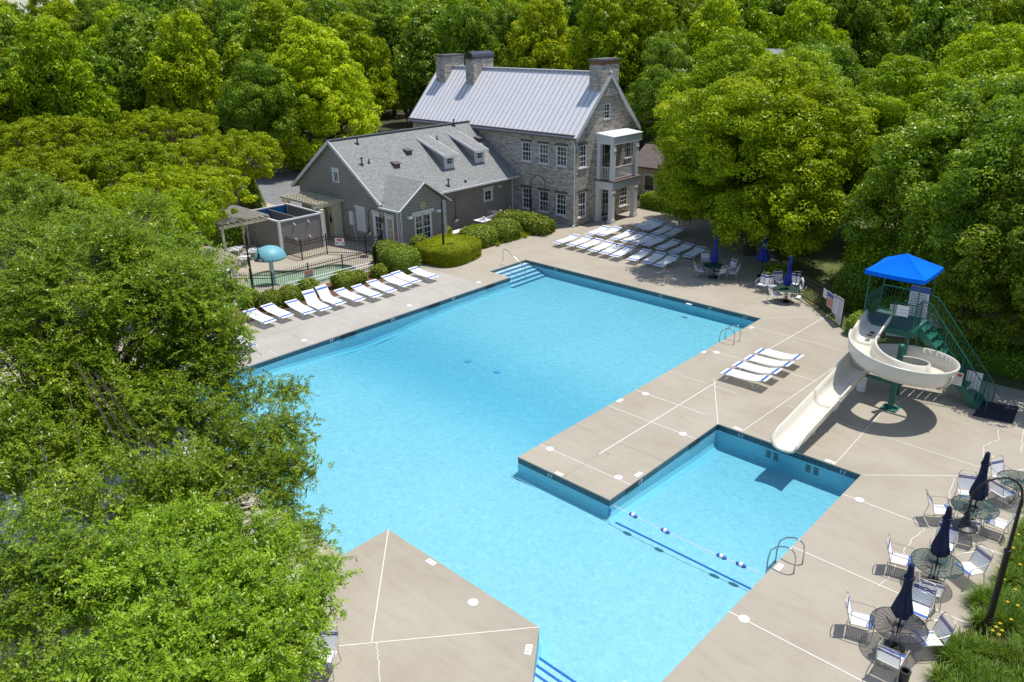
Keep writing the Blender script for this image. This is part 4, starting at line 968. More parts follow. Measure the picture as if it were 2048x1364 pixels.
# flume: U channel swept along a path
cxh, cyh, RH = -7.87, 29.10, 1.42
def flume_pt(s):
    """s in 0..1 -> (x,y,z,heading)"""
    segs = [1.25, 2*pi*RH, 6.25]; T = sum(segs); d = s*T
    if d < segs[0]: return (cxh-RH, cyh+segs[0]-d, 2.70-.46*(d/segs[0])**1.3, -pi/2)
    d2 = d-segs[0]
    if d2 < segs[1]:
        a = pi+d2/RH; return (cxh+RH*cos(a), cyh+RH*sin(a), 2.24-(.86*(1-(1-d2/segs[1])**1.55)+.20*d2/segs[1]), a+pi/2)
    d3 = d2-segs[1]; q = d3/segs[2]
    return (cxh-RH, cyh-d3, 1.18-.88*(q if q < .86 else .86+(q-.86)*.55)-.0, -pi/2)
sec = [(-.50, .50), (-.47, .52), (-.43, .50), (-.40, .26), (-.33, .08), (-.2, .015), (0, 0), (.2, .015), (.33, .08), (.40, .26), (.43, .50), (.47, .52), (.50, .50)]
outer = [(.50, .46), (.46, .22), (.37, .02), (.2, -.05), (0, -.065), (-.2, -.05), (-.37, .02), (-.46, .22), (-.50, .46)]
def flume(s0, s1, n):
    b = MB(); sc_ = sec+outer; m = len(sc_); vs = []
    for i in range(n+1):
        s = s0+(s1-s0)*i/n; x, y, z, h_ = flume_pt(min(s, .99999)); rx, ry = sin(h_), -cos(h_)    # right vector
        end = max(0, (s-.955)/.045); cyc = s*15.05
        curv = 1.25/15.05 < s < (1.25+2*pi*RH)/15.05
        for k, (u, v) in enumerate(sc_):
            hi = v
            if v > .3 and end > 0: hi = v*(1-.55*end**2)
            lift = 0
            if curv and u > 0 and v > .3: lift = .12          # outer wall is a little higher on the bend
            vs.append((x+rx*u, y+ry*u, z+hi+lift))
    fs = [(i*m+k, i*m+(k+1) % m, (i+1)*m+(k+1) % m, (i+1)*m+k) for i in range(n) for k in range(m)]
    fs += [tuple(range(m)), tuple(n*m+k for k in range(m))[::-1]]
    b.add(vs, fs); return b
sl_ = empty('water_slide', (cxh, cyh, 0), 'cream spiral water slide ending over the slide pool', 'water slide')
T_ = 1.25+2*pi*RH+6.25
for (d0, d1, n) in ((0, 1.22, 8), (1.25, 1.25+pi*RH*.92, 22), (1.27+pi*RH*.92, 1.25+2*pi*RH*.98, 24), (1.27+2*pi*RH*.98, T_-3.2, 12), (T_-3.18, T_, 22)):
    o = flume(d0/T_, d1/T_, n).build('flume_section', 'flume', sl_, smooth=True)
    bm = bmesh.new(); bm.from_mesh(o.data); bmesh.ops.recalc_face_normals(bm, faces=bm.faces[:]); bm.to_mesh(o.data); bm.free()
for d in (1.235, 1.26+pi*RH*.92, 1.26+2*pi*RH*.98, T_-3.19):
    b = MB(); x, y, z, h_ = flume_pt(d/T_); rx, ry = sin(h_), -cos(h_); fx_, fy_ = cos(h_), sin(h_); lift = .0
    pts = [(x+rx*u*1.03, y+ry*u*1.03, z+v-.01) for (u, v) in outer]; b.tube(pts, .028, 5); b.build('joint_flange', 'flume', sl_)
post = MB(); post.cyl(-7.92, 29.06, .03, 2.55, .11, n=18); post.lathe(-7.92, 29.06, [(.12, 2.5), (.125, 2.56), (.10, 2.63), (.02, 2.66)], 18); post.build('support_column', 'green', sl_)
b = MB(); b.box(-8.2, 28.78, 0, -7.64, 29.34, .04)
for a in range(4): c_, s_ = cos(a*pi/2), sin(a*pi/2); b.bar((-7.92+.1*c_, 29.06+.1*s_, .12), (-7.92+.25*c_, 29.06+.25*s_, .05), .02, .1)
b.build('base_plate', 'green', sl_)
for ang, z in ((pi*1.5, 1.72), (0, 1.42), (pi*.5, 1.2), (pi*.98, 1.05)):
    MB().bar((-7.92, 29.06, z-.0), (cxh+RH*cos(ang), cyh+RH*sin(ang), z-.03), .09, .13).build('support_arm', 'green', sl_)
for yy in (25.2, 23.75):
    t = (1.25+2*pi*RH+(cyh-yy))/T_; z = flume_pt(t)[2]
    MB().box(cxh-RH-.09, yy-.09, 0, cxh-RH+.09, yy+.09, z-.03).build('support_leg', 'flume', sl_)
b = MB(); b.box(-9.27, 29.55, 2.585, -9.13, 29.70, 2.62); b.box(-9.3, 29.35, 2.54, -9.14, 29.47, 2.57)
tag(b.build('sandals', 'black'), 'black object lying in the top of the slide channel', 'sandals')
mt = MB(); mt.prism([(-5.45, 30.45), (-4.2, 30.7), (-4.35, 32.35), (-5.5, 32.05)], .004, .018); tag(mt.build('floor_mat', 'mat'), 'square black rubber mat at the foot of the slide stairs', 'mat')
# small bin at the bottom edge
q = at(1806, 1362); r = empty('waste_bin', (q.x, q.y, 0), 'small black round bin at the bottom picture edge', 'bin')
MB().lathe(q.x, q.y, [(.11, 0), (.12, .28), (.13, .29), (.13, .31), (.08, .31), (.08, .2)], 18).build('bin_body', 'black', r)
# soil pipe lid on deck
q = at(1085, 472.5); b = MB(); b.cyl(q.x, q.y, 0, .012, .36, n=24); tag(b.build('manhole_cover', 'capstone'), 'round dark cover in the deck edge by the mulch', 'manhole cover')
# ------------------------------------------------------------------ buildings
def wall(name, ax, val, face, outline, holes, mat, parent, depth=.13, thick=None):
    """wall on plane coord[ax]=val, outward normal sign face. outline/holes in (u,z)"""
    loops = [outline]+[[(u0, z0), (u1, z0), (u1, z1), (u0, z1)] for (u0, z0, u1, z1) in holes]
    vv = [[Vector((p[0], p[1], 0)) for p in l] for l in loops]; flat_ = [v for l in vv for v in l]
    mk = (lambda u, z, d=0: (val-face*d, u, z)) if ax == 0 else (lambda u, z, d=0: (u, val-face*d, z))
    b = MB(); fs = []
    V = [mk(v.x, v.y) for v in flat_]
    want = Vector((face, 0, 0)) if ax == 0 else Vector((0, face, 0))
    for t in tessellate_polygon(vv):
        a, c, d = (Vector(V[i]) for i in t); fs.append(t if (c-a).cross(d-a).dot(want) > 0 else t[::-1])
    b.add(V, fs)
    for (u0, z0, u1, z1) in holes:
        c = [(u0, z0), (u1, z0), (u1, z1), (u0, z1)]
        for i in range(4):
            p, q = c[i], c[(i+1) % 4]; b.quad(mk(*p), mk(*q), mk(*q, depth), mk(*p, depth)); 
    return b.build(name, mat, parent)
def bx(b, ax, val, face, u0, z0, u1, z1, d0, d1):
    """box in wall coordinates, d0..d1 outward from the wall plane"""
    a, c = val+face*d0, val+face*d1; a, c = min(a, c), max(a, c)
    if ax == 0: b.box(a, min(u0, u1), z0, c, max(u0, u1), z1)
    else: b.box(min(u0, u1), a, z0, max(u0, u1), c, z1)
def window(ax, val, face, u0, z0, u1, z1, cols, rows, parent, depth=.10, fmat='white', pane='glass', fw=.055, sash=True, head=None, case=None, sill=True, bw=.022):
    f = MB(); B = lambda b, *a: bx(b, ax, val, face, *a)
    if case:
        B(f, u0-case, z0-case*.8, u0, z1+case, .002, .035); B(f, u1, z0-case*.8, u1+case, z1+case, .002, .035)
        B(f, u0, z1, u1, z1+case, .002, .035); B(f, u0, z0-case*.8, u1, z0, .002, .035)
    d0, d1 = -depth, -depth+.05
    if not case: d0, d1 = -depth, -.015
    B(f, u0, z0, u0+fw, z1, d0, d1); B(f, u1-fw, z0, u1, z1, d0, d1); B(f, u0+fw, z0, u1-fw, z0+fw, d0, d1); B(f, u0+fw, z1-fw, u1-fw, z1, d0, d1)
    g = [(u0+fw), (u1-fw)]; zm = (z0+z1)/2
    for i in range(1, cols): u = g[0]+(g[1]-g[0])*i/cols; B(f, u-bw/2, z0+fw, u+bw/2, z1-fw, d0, d0+.035)
    for i in range(1, rows):
        z = z0+fw+(z1-z0-2*fw)*i/rows; hw = bw/2 if not (sash and i*2 == rows) else .028
        B(f, u0+fw, z-hw, u1-fw, z+hw, d0, d0+(.037 if hw < .02 else .045))
    o = f.build('window', fmat, parent)
    p = MB(); B(p, u0+fw*.4, z0+fw*.4, u1-fw*.4, z1-fw*.4, -depth-.03, -depth+.012); p.build('pane', pane, o)
    if sill: s = MB(); B(s, u0-.06, z0-.07, u1+.06, z0-.0, -.02, .07); s.build('sill', 'trim', o)
    if head: s = MB(); B(s, u0-head[0], z1+head[1], u1+head[0], z1+head[1]+head[2], .002, head[3]); s.build('lintel', head[4], o)
    return o
# ---- stone house
SH = empty('stone_house', (-43.5, 46.6, 0), 'two storey grey stone clubhouse with pale standing seam metal roof and three chimneys', 'house')
WX0, WX1, WY0, WY1, EZ, RZ_ = -52.1, -34.7, 43.1, 50.1, 6.55, 10.28
RY = 46.6
LIN = (.12, .0, .20, .012, 'lintel')
w3 = [(-39.82, 4.18, -38.92, 5.56), (-38.14, 4.18, -37.24, 5.56), (-36.50, 4.18, -35.54, 5.56)]
w4 = [(-39.82, .66, -38.96, 2.2), (-38.15, .66, -37.24, 2.2), (-36.50, .66, -35.56, 2.2)]
wall('front_wall', 1, WY0, -1, [(WX0, 0), (WX1, 0), (WX1, EZ), (WX0, EZ)], w3+w4, 'stone', SH)
for q in w3+w4: window(1, WY0, -1, *q, 3, 4, SH, head=LIN)
k_ = (RZ_-EZ)/(RY-WY0)
gout = [(WY0, 0), (WY1, 0), (WY1, EZ), (RY, RZ_-.05), (WY0, EZ)]
ws = [(43.42, 4.1, 44.30, 5.66), (43.40, .58, 44.34, 2.36), (46.2, 7.2, 46.92, 8.22), (48.45, .52, 49.45, 1.95), (48.9, 4.1, 49.7, 5.6)]
doors = [(45.62, .04, 47.15, 2.42), (45.70, 3.16, 47.25, 5.5)]
wall('gable_wall', 0, WX1, 1, gout, ws+doors, 'stone', SH)
for i, q in enumerate(ws): window(0, WX1, 1, *q, 2 if i == 2 else 3, 4, SH, head=(LIN if i != 2 else None))
window(0, WX1, 1, *doors[0], 4, 5, SH, sash=False, sill=False, fw=.09, pane='glass'); window(0, WX1, 1, *doors[1], 2, 3, SH, sash=False, sill=False, fw=.07)
wall('back_wall', 1, WY1, 1, [(WX0, 0), (WX1, 0), (WX1, EZ), (WX0, EZ)], [], 'stone', SH)
wall('far_gable_wall', 0, WX0, -1, gout, [], 'stone', SH)
b = MB(); ov, ey = .28, .28
def roofpt(y): return RZ_-k_*abs(y-RY)
for sgn, Y in ((-1, WY0-ey), (1, WY1+ey)):
    z = roofpt(Y); q = [(WX0-ov, Y, z), (WX1+ov, Y, z), (WX1+ov, RY, RZ_), (WX0-ov, RY, RZ_)]
    b.slab(q if sgn < 0 else q[::-1], .07)
n = 38; sm = MB()
for i in range(n+1):
    x = WX0-ov+.02+(WX1-WX0+2*ov-.04)*i/n
    for Y in (WY0-ey, WY1+ey): sm.bar((x, Y, roofpt(Y)+.02), (x, RY, RZ_+.02), .045, .05)
b.bar((WX0-ov, RY, RZ_+.05), (WX1+ov, RY, RZ_+.05), .26, .07)
rf = b.build('roof', 'metalroof', SH); sm.build('standing_seams', 'seam', rf)
b = MB(); 
for X in (WX1+ov-.03, WX0-ov+.03):
    for Y in (WY0-ey, WY1+ey): b.bar((X, Y, roofpt(Y)-.15), (X, RY, RZ_-.15), .05, .17)
b.build('rake_board', 'trim', SH)
b = MB(); b.box(WX0-ov, WY0-ey-.12, roofpt(WY0-ey)-.13, WX1+ov, WY0-ey, roofpt(WY0-ey)-.01); b.box(WX0-ov, WY0-ey, EZ-.22, WX1+.0, WY0-.003, EZ-.12); b.build('gutter', 'capstone', SH)
b = MB(); b.tube([(WX1-.15, WY0-ey-.05, 6.1), (WX1-.05, WY0-.1, 5.7), (WX1-.02, WY0-.1, .15), (WX1+.05, WY0-.3, .05)], .05, 8); b.build('downspout', 'trim', SH)
def chimney(x0, y0, x1, y1, zt, hood=False, band=False):
    zb = min(roofpt(y0), roofpt(y1))-.3
    o = MB().box(x0, y0, zb, x1, y1, zt).build('chimney', 'stone', rf)
    if band: MB().box(x0-.02, y0-.02, zt-.34, x1+.02, y1+.02, zt-.12).build('chimney_band', 'copper', rf)
    if hood:
        b = MB(); pr = [((x0+x1)/2+(x1-x0)*.56*cos(pi-pi*i/12), zt+.48*sin(pi*i/12)) for i in range(13)]
        m = len(pr); vs = [(p[0], y0-.08, p[1]) for p in pr]+[(p[0], y1+.08, p[1]) for p in pr]
        b.add(vs, [(i, i+1, m+i+1, m+i) for i in range(m-1)]); b.box(x0-.05, y0-.05, zt-.06, x1+.05, y1+.05, zt)
        h_ = b.build('chimney_hood', 'darkmetal', rf); MB().add(vs[:m], [tuple(range(m))]).build('hood_end', 'black', rf)
    else: MB().box(x0-.07, y0-.07, zt-.10, x1+.07, y1+.07, zt+.04).build('chimney_cap', 'capstone', rf)
chimney(-35.55, 45.5, -34.52, 47.55, 11.2, band=True); chimney(-48.0, 45.45, -47.1, 47.7, 11.05, hood=True); chimney(-51.6, 45.5, -50.55, 47.7, 11.2)
# porch
PX = -33.15; PY0, PY1 = 45.35, 48.75
po = SH
for (x, y) in ((PX-.17, PY0+.17), (PX-.17, PY1-.45), (WX1+.2, PY0+.17)):
    c = MB(); c.box(x-.17, y-.17, 0, x+.17, y+.17, 2.42); c.box(x-.21, y-.21, 0, x+.21, y+.21, .28); c.box(x-.20, y-.20, 2.2, x+.20, y+.20, 2.3); c.build('porch_column', 'trim', po)
    c = MB(); c.box(x-.15, y-.15, 3.08, x+.15, y+.15, 5.62); c.box(x-.18, y-.18, 5.15, x+.18, y+.18, 5.23); c.build('balcony_column', 'trim', po)
c = MB(); c.box(WX1+.002, PY0, 2.42, PX, PY1, 2.98); c.build('porch_beam', 'trim', po)
c = MB(); c.box(WX1+.002, PY0-.08, 2.985, PX+.08, PY1+.08, 3.06); c.build('deck_edge', 'capstone', po)
c = MB(); c.box(WX1+.002, PY0+.02, 3.064, PX-.03, PY1-.03, 3.08); c.build('balcony_floor', 'floorwood', po)
c = MB(); c.box(WX1+.002, PY0, 5.60, PX, PY1, 6.15); c.build('porch_fascia', 'trim', po)
c = MB(); c.add([(WX1+.002, PY0-.06, 6.33), (PX+.06, PY0-.06, 6.17), (PX+.06, PY1+.06, 6.17), (WX1+.002, PY1+.06, 6.33), (WX1+.002, PY0-.06, 6.15), (PX+.06, PY0-.06, 6.15), (PX+.06, PY1+.06, 6.15), (WX1+.002, PY1+.06, 6.15)],
            [(0, 1, 2, 3), (4, 7, 6, 5), (0, 4, 5, 1), (1, 5, 6, 2), (2, 6, 7, 3), (3, 7, 4, 0)]); c.build('porch_roof', 'metalroof', po)
def balus(p, q, nm):
    g = MB(); p, q = Vector(p), Vector(q); n = int((q-p).length/.13)
    g.bar(p+Vector((0, 0, .9)), q+Vector((0, 0, .9)), .07, .05); g.bar(p+Vector((0, 0, .1)), q+Vector((0, 0, .1)), .06, .05)
    for i in range(1, n): m = p.lerp(q, i/n); g.bar(m+Vector((0, 0, .1)), m+Vector((0, 0, .9)), .035, .035)
    g.build('balustrade', 'trim', po)
balus((WX1+.35, PY0+.17, 3.08), (PX-.33, PY0+.17, 3.08), 0); balus((PX-.17, PY0+.34, 3.08), (PX-.17, PY1-.6, 3.08), 0)
MB().box(WX1+.3, PY0+.5, .004, PX-.4, PY1-.9, .03).build('porch_floor', 'floorwood', po)
# ---- grey annex
AN = empty('grey_annex', (-45.3, 36, 0), 'single storey grey clapboard wing with shingle roof, two dormers and a small front gable', 'house')
GY, SY = 30.4, 43.05                         # near gable plane, stone house wall
RX, RZ2 = -45.3, 6.62; XR, XL = -40.75, -49.9   # right and left wall planes
k2 = (6.62-3.02)/(45.3-40.1); ez = lambda x: RZ2-k2*abs(x-RX)
oh = .42
s_ = .956
gh = [(-43.24-.7, .75, -42.45-.45, 1.9)]
gw_ = (-45.62, 3.45+.35, -45.02, 3.45+1.25)
def SC(u, z): return (u*.956, 14-(14-z)*.956)     # scale from the trial plane to the real one
a1 = SC(-47.55, 4.15); a2 = SC(-47.03, 3.42)
gwin = (a1[0]-.02, a2[1]+.03, a2[0]+.03, a1[1])
d1 = (-41.42, .1, -40.68, 2.30); 
dd1 = (SC(-43.2, 0)[0], .1, SC(-42.45, 0)[0], 2.22); dd2 = (SC(-41.85, 0)[0], .72, SC(-41.2, 0)[0], 2.22)
lv = (SC(-45.12, 0)[0], .95, SC(-44.35, 0)[0], 2.3)
XP = -38.62; PYe = 34.15; PAY = (30.4+34.15)/2; PAZ = 4.45; PEZ = 2.95
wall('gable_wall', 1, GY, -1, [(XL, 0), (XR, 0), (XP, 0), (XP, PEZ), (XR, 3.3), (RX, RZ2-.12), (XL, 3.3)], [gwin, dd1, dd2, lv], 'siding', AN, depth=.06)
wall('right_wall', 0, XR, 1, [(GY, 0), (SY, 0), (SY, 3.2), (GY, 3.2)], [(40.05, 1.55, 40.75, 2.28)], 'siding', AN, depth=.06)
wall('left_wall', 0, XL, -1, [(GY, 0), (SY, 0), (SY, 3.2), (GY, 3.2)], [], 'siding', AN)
pw = (31.62, .62, 32.92, 2.28)
wall('front_gable_wall', 0, XP, 1, [(GY, 0), (PYe, 0), (PYe, PEZ), (PAY, PAZ-.1), (GY, PEZ)], [pw], 'siding', AN, depth=.06)
wall('bay_side_wall', 1, PYe, 1, [(XR, 0), (XP, 0), (XP, PEZ), (XR, PEZ)], [], 'siding', AN)
HD = (.16, .02, .22, .05, 'trim')
window(1, GY, -1, *gwin, 2, 4, AN, depth=.05, case=.10, head=(.16, .1, .16, .05, 'trim'), sash=False)
window(1, GY, -1, *dd1, 2, 5, AN, depth=.05, case=.12, head=(.2, .1, .2, .06, 'trim'), sash=False, sill=False, fw=.09)
window(1, GY, -1, *dd2, 2, 4, AN, depth=.05, case=.12, head=(.2, .1, .2, .06, 'trim'), pane='dooryellow', fw=.07)
o = MB(); bx(o, 1, GY, -1, lv[0]-.12, lv[1]-.1, lv[2]+.12, lv[3]+.12, -.05, .03); vent = o.build('louvre_shutter', 'trim', AN)
o = MB()
for i in range(16): z = lv[1]+.05+(lv[3]-lv[1]-.1)*i/15; o.bar(((lv[0]+.02), GY-.045, z), ((lv[2]-.02), GY-.045, z-.0), .05, .03)
o.build('louvre_slats', 'white', vent); o = MB(); bx(o, 1, GY, -1, lv[0]-.2, lv[3]+.12, lv[2]+.2, lv[3]+.3, .002, .06); o.build('lintel', 'trim', vent)
window(0, XP, 1, pw[0], pw[1], (pw[0]+pw[2])/2-.04, pw[3], 2, 4, AN, depth=.05, case=.07, sill=False); window(0, XP, 1, (pw[0]+pw[2])/2+.04, pw[1], pw[2], pw[3], 2, 4, AN, depth=.05, case=.07, sill=False)
o = MB(); bx(o, 0, XP, 1, pw[0]-.28, pw[3]+.07, pw[2]+.28, pw[3]+.30, .036, .08); bx(o, 0, XP, 1, pw[0]-.1, pw[1]-.14, pw[2]+.1, pw[1]-.06, .036, .1); o.build('window_head', 'trim', AN)
window(0, XR, 1, 40.05, 1.55, 40.75, 2.28, 2, 2, AN, depth=.05, case=.12, head=(.2, .12, .16, .06, 'trim'), sash=False)
o = MB(); o.cyl(0, 0, 0, .05, .26, n=28); pl = o.build('round_plaque', plain('gilt_plaque', (.42, .38, .22), .5, var=.3, scale=14), AN, world=False); pl.matrix_parent_inverse = WM(AN).inverted(); pl.location = (XP+.01, 32.3, 2.87); pl.rotation_euler = (0, pi/2, 0)
def yb(x0, x1, z0, z1, y0, y1, nm, m): return MB().box(min(x0, x1), y0, z0, max(x0, x1), y1, z1).build(nm, m, AN)
# corner boards, gutters, rakes
b = MB(); b.box(XP-.1, GY-.03, 0, XP+.03, GY-.002, PEZ); b.box(XP+.002, GY-.03, 0, XP+.03, GY+.1, PEZ); b.box(XP+.002, PYe-.1, 0, XP+.03, PYe+.02, PEZ); b.box(XR+.002, SY-.12, 0, XR+.05, SY-.02, 2.95); b.build('corner_board', 'trim', AN)
for (x, y) in ((XP-.16, GY-.09), (XP+.08, PYe+.02)): MB().tube([(x, y, 2.9), (x, y, 2.6), (x, y, .1)], .04, 8).build('downspout', 'trim', AN)
# main roof
b = MB(); zr = ez(RX+5.15); XE = RX+5.15
b.slab([(XE, GY-.3, zr), (XE, SY, zr), (RX, SY, RZ2), (RX, GY-.3, RZ2)], .09)
b.slab([(RX-5.15, SY, zr), (RX-5.15, GY-.3, zr), (RX, GY-.3, RZ2), (RX, SY, RZ2)], .09)
# bay roof: ridge runs into the main slope
xv = RX+(RZ2-PAZ)/k2; ze = PEZ-.02; xe = RX+(RZ2-ze)/k2; xp = XP+.32
b.slab([(xe-.0, GY-.32, ze), (xp, GY-.32, ze), (xp, PAY, PAZ), (xv, PAY, PAZ)], .07)
b.slab([(xp, PYe+.32, ze), (xe, PYe+.32, ze), (xv, PAY, PAZ), (xp, PAY, PAZ)], .07)
rf2 = b.build('roof', 'shingle', AN)
b = MB(); b.bar((RX, GY-.3, RZ2+.03), (RX, SY, RZ2+.03), .3, .05); b.build('ridge_cap', plain('ridge_shingle', (.10, .105, .11), .95), rf2)
b = MB()
for sx in (-1, 1): b.bar((RX+sx*5.15, GY-.31, zr-.06), (RX, GY-.31, RZ2-.06), .05, .20)
b.bar((xp+.01, GY-.32, ze-.05), (xp+.01, PAY, PAZ-.05), .05, .19, up=(1, 0, 0)); b.bar((xp+.01, PYe+.32, ze-.05), (xp+.01, PAY, PAZ-.05), .05, .19, up=(1, 0, 0))
b.build('rake_board', 'trim', AN)
b = MB(); b.box(XE, PYe+.4, zr-.13, XE+.11, SY-.02, zr-.01); b.box(RX-5.26, GY-.3, zr-.13, RX-5.15, SY, zr-.01); b.box(xe-.3, GY-.43, ze-.12, xp, GY-.33, ze-.0); b.box(XR, PYe+.35, zr-.17, XE, SY-.02, zr-.14); b.build('gutter', 'trim', AN)
# dormers
def dormer(yc):
    xf = -41.8; zt = 5.08; hw = .42; zb = ez(xf)
    d = MB(); zt2 = zt
    for sy in (-1, 1):
        y = yc+sy*hw; xb = RX+(RZ2-zt)/k2
        d.add([(xf, y, ez(xf)-.05), (xf, y, zt), (RX+(RZ2-(zt+.62))/k2+.0, y, zt+.62), ], [(0, 1, 2)])
    g = d.build('dormer', 'siding', rf2)
    f = MB(); f.box(xf-.06, yc-hw-.03, zb-.1, xf+.04, yc+hw+.03, zt+.02); f.build('dormer_face', 'trim', g)
    window(0, xf+.042, 1, yc-.22, zb+.28, yc+.22, zt-.22, 2, 2, g, depth=.0, sash=False, sill=False, fw=.03)
    xk = RX+(RZ2-6.22)/k2
    r_ = MB(); r_.slab([(xf+.32, yc-hw-.2, zt+.02), (xf+.32, yc+hw+.2, zt+.02), (xk, yc+hw+.2, 6.2), (xk, yc-hw-.2, 6.2)], .06); r_.build('dormer_roof', 'shingle', g)
    t = MB()
    for sy in (-1, 1): t.bar((xf+.33, yc+sy*(hw+.2), zt-.06), (xk+.15, yc+sy*(hw+.2), 6.07), .04, .15)
    t.box(xf+.31, yc-hw-.2, zt-.16, xf+.36, yc+hw+.2, zt+.0); t.build('dormer_trim', 'trim', g)
def atroof(px, py):
    d = CR*((px-1024)/FPX)+CU*((682-py)/FPX)+CF
    # z = RZ2 - k2*(x-RX)
    t = (RZ2+k2*RX-CH)/(d.z+k2*d.x); return Vector((0, 0, CH))+d*t
dA, dB = atroof(903, 340), atroof(962, 327)
dormer(dA.y); dormer(dB.y)
# vents on the roof
for (px, py, kind) in ((715, 288, 'tall'), (724, 330, 'tall'), (738, 326, 'small'), (792, 331, 'box'), (816, 305, 'box'), (908, 252, 'tall'), (874, 279, 'small'), (957, 280, 'box'), (897, 372, 'tall'), (931, 364, 'cap'), (806, 371, 'boxbay')):
    p = atroof(px, py)
    b = MB()
    if kind == 'tall': b.cyl(p.x, p.y, p.z-.05, p.z+.42, .05, n=10); b.cyl(p.x, p.y, p.z-.05, p.z+.12, .13, .07, n=12); b.cyl(p.x, p.y, p.z+.42, p.z+.5, .09, n=10)
    elif kind == 'small': b.cyl(p.x, p.y, p.z-.03, p.z+.28, .04, n=10); b.cyl(p.x, p.y, p.z-.03, p.z+.1, .1, .06, n=12)
    elif kind == 'cap': b.cyl(p.x, p.y, p.z-.03, p.z+.14, .09, n=10)
    else:
        if kind == 'boxbay': p = atx(806, 371, 0, -40.6); p = Vector((p.x, p.y, p.z))
        b.slab([(p.x+.30, p.y-.26, p.z+.16), (p.x+.30, p.y+.26, p.z+.16), (p.x-.28, p.y+.26, p.z+.26), (p.x-.28, p.y-.26, p.z+.26)], .04); b.box(p.x-.22, p.y-.2, p.z-.2, p.x+.2, p.y+.2, p.z+.18)
    b.build('roof_vent', 'darkmetal' if kind != 'box' else 'brownroof', rf2)
for y in (31.1, 33.55): MB().box(XP+.002, y-.16, 2.25, XP+.24, y+.16, 2.40).build('wall_light', 'white', AN)
MB().box(XR+.002, 41.4, 2.35, XR+.2, 41.7, 2.47).build('wall_light', 'white', AN)
e0 = SC(-45.9, 0)[0]
b = MB(); b.box(e0, GY-.16, 1.2, e0+.32, GY-.002, 2.1); b.build('meter_box', 'signwhite', AN); b = MB(); b.tube([(e0+.3, GY-.08, 1.2), (e0+.35, GY-.06, .8), (e0+.5, GY-.06, .3), (e0+.55, GY-.06, 0)], .022, 6); b.build('conduit', 'signwhite', AN)
MB().box(-39.25, GY-.05, 1.0, -38.95, GY-.002, 1.45).build('notice_board', 'signpink', AN)
MB().cyl(-40.35, GY-.10, 1.85, 2.15, .07, n=8).build('door_lantern', 'copper', AN)
# ---- air conditioners, bench
for i, (px, py, lb) in enumerate(((965, 441, 'grey air conditioner with white top against the siding wall'),)):
    p = at(px, py, .75); r = empty('air_conditioner', (p.x, p.y, 0), lb, 'air conditioner')
    MB().box(p.x-.42, p.y-.42, .03, p.x+.42, p.y+.42, .74).build('casing', 'signgrey', r); b = MB(); b.box(p.x-.46, p.y-.46, .74, p.x+.46, p.y+.46, .80); b.build('top_cover', 'white', r); MB().cyl(p.x, p.y, .80, .815, .28, n=24).build('fan_grille', 'signgrey', r)
p = at(917, 462, .5); r = empty('equipment_box', (p.x, p.y, 0), 'low white topped box between the round bushes and the siding wall', 'utility box')
b = MB(); b.box(p.x-.3, p.y-.75, .42, p.x+.3, p.y+.75, .52); b.build('lid', 'white', r); MB().box(p.x-.26, p.y-.7, 0, p.x+.26, p.y+.7, .42).build('box_body', 'signgrey', r)

# ---- entrance pergola at the annex, shower enclosure, pergolas
def pergola(name, x0, y0, x1, y1, z, lb, posts, mat='cream', rmat='cream', rafters=13, axis='y', fat=.14, group=None, gap=.16):
    r = empty(name, ((x0+x1)/2, (y0+y1)/2, 0), lb, 'pergola', group)
    for (x, y) in posts: MB().box(x-fat/2, y-fat/2, 0, x+fat/2, y+fat/2, z-.2).build('post', mat, r)
    if axis == 'y':     # beams along x, rafters along y
        for y in (y0+.25, y1-.25): b = MB(); b.box(x0-.1, y-.09, z-.22, x1+.1, y-.04, z); b.box(x0-.1, y+.04, z-.22, x1+.1, y+.09, z); b.build('beam', mat, r)
        for i in range(rafters): x = x0+(x1-x0)*i/(rafters-1); MB().box(x-.025, y0-.25, z+.003, x+.025, y1+.25, z+.15).build('rafter', rmat, r)
        b = MB(); n = int((y1-y0)/.14)
        for i in range(n): y = y0+.05+(y1-y0-.1)*i/(n-1); b.box(x0-.15, y-.02, z+.153, x1+.15, y+.02, z+.185)
        b.build('top_slats', rmat, r)
    else:
        for x in (x0+.25, x1-.25): b = MB(); b.box(x-.09, y0-.1, z-.22, x-.04, y1+.1, z); b.box(x+.04, y0-.1, z-.22, x+.09, y1+.1, z); b.build('beam', mat, r)
        for i in range(rafters): y = y0+(y1-y0)*i/(rafters-1); MB().box(x0-.25, y-.025, z+.003, x1+.25, y+.025, z+.15).build('rafter', rmat, r)
        b = MB(); n = int((x1-x0)/gap)
        for i in range(n): x = x0+.05+(x1-x0-.1)*i/(n-1); b.box(x-.02, y0-.15, z+.153, x+.02, y1+.15, z+.185)
        b.build('top_slats', rmat, r)
    return r
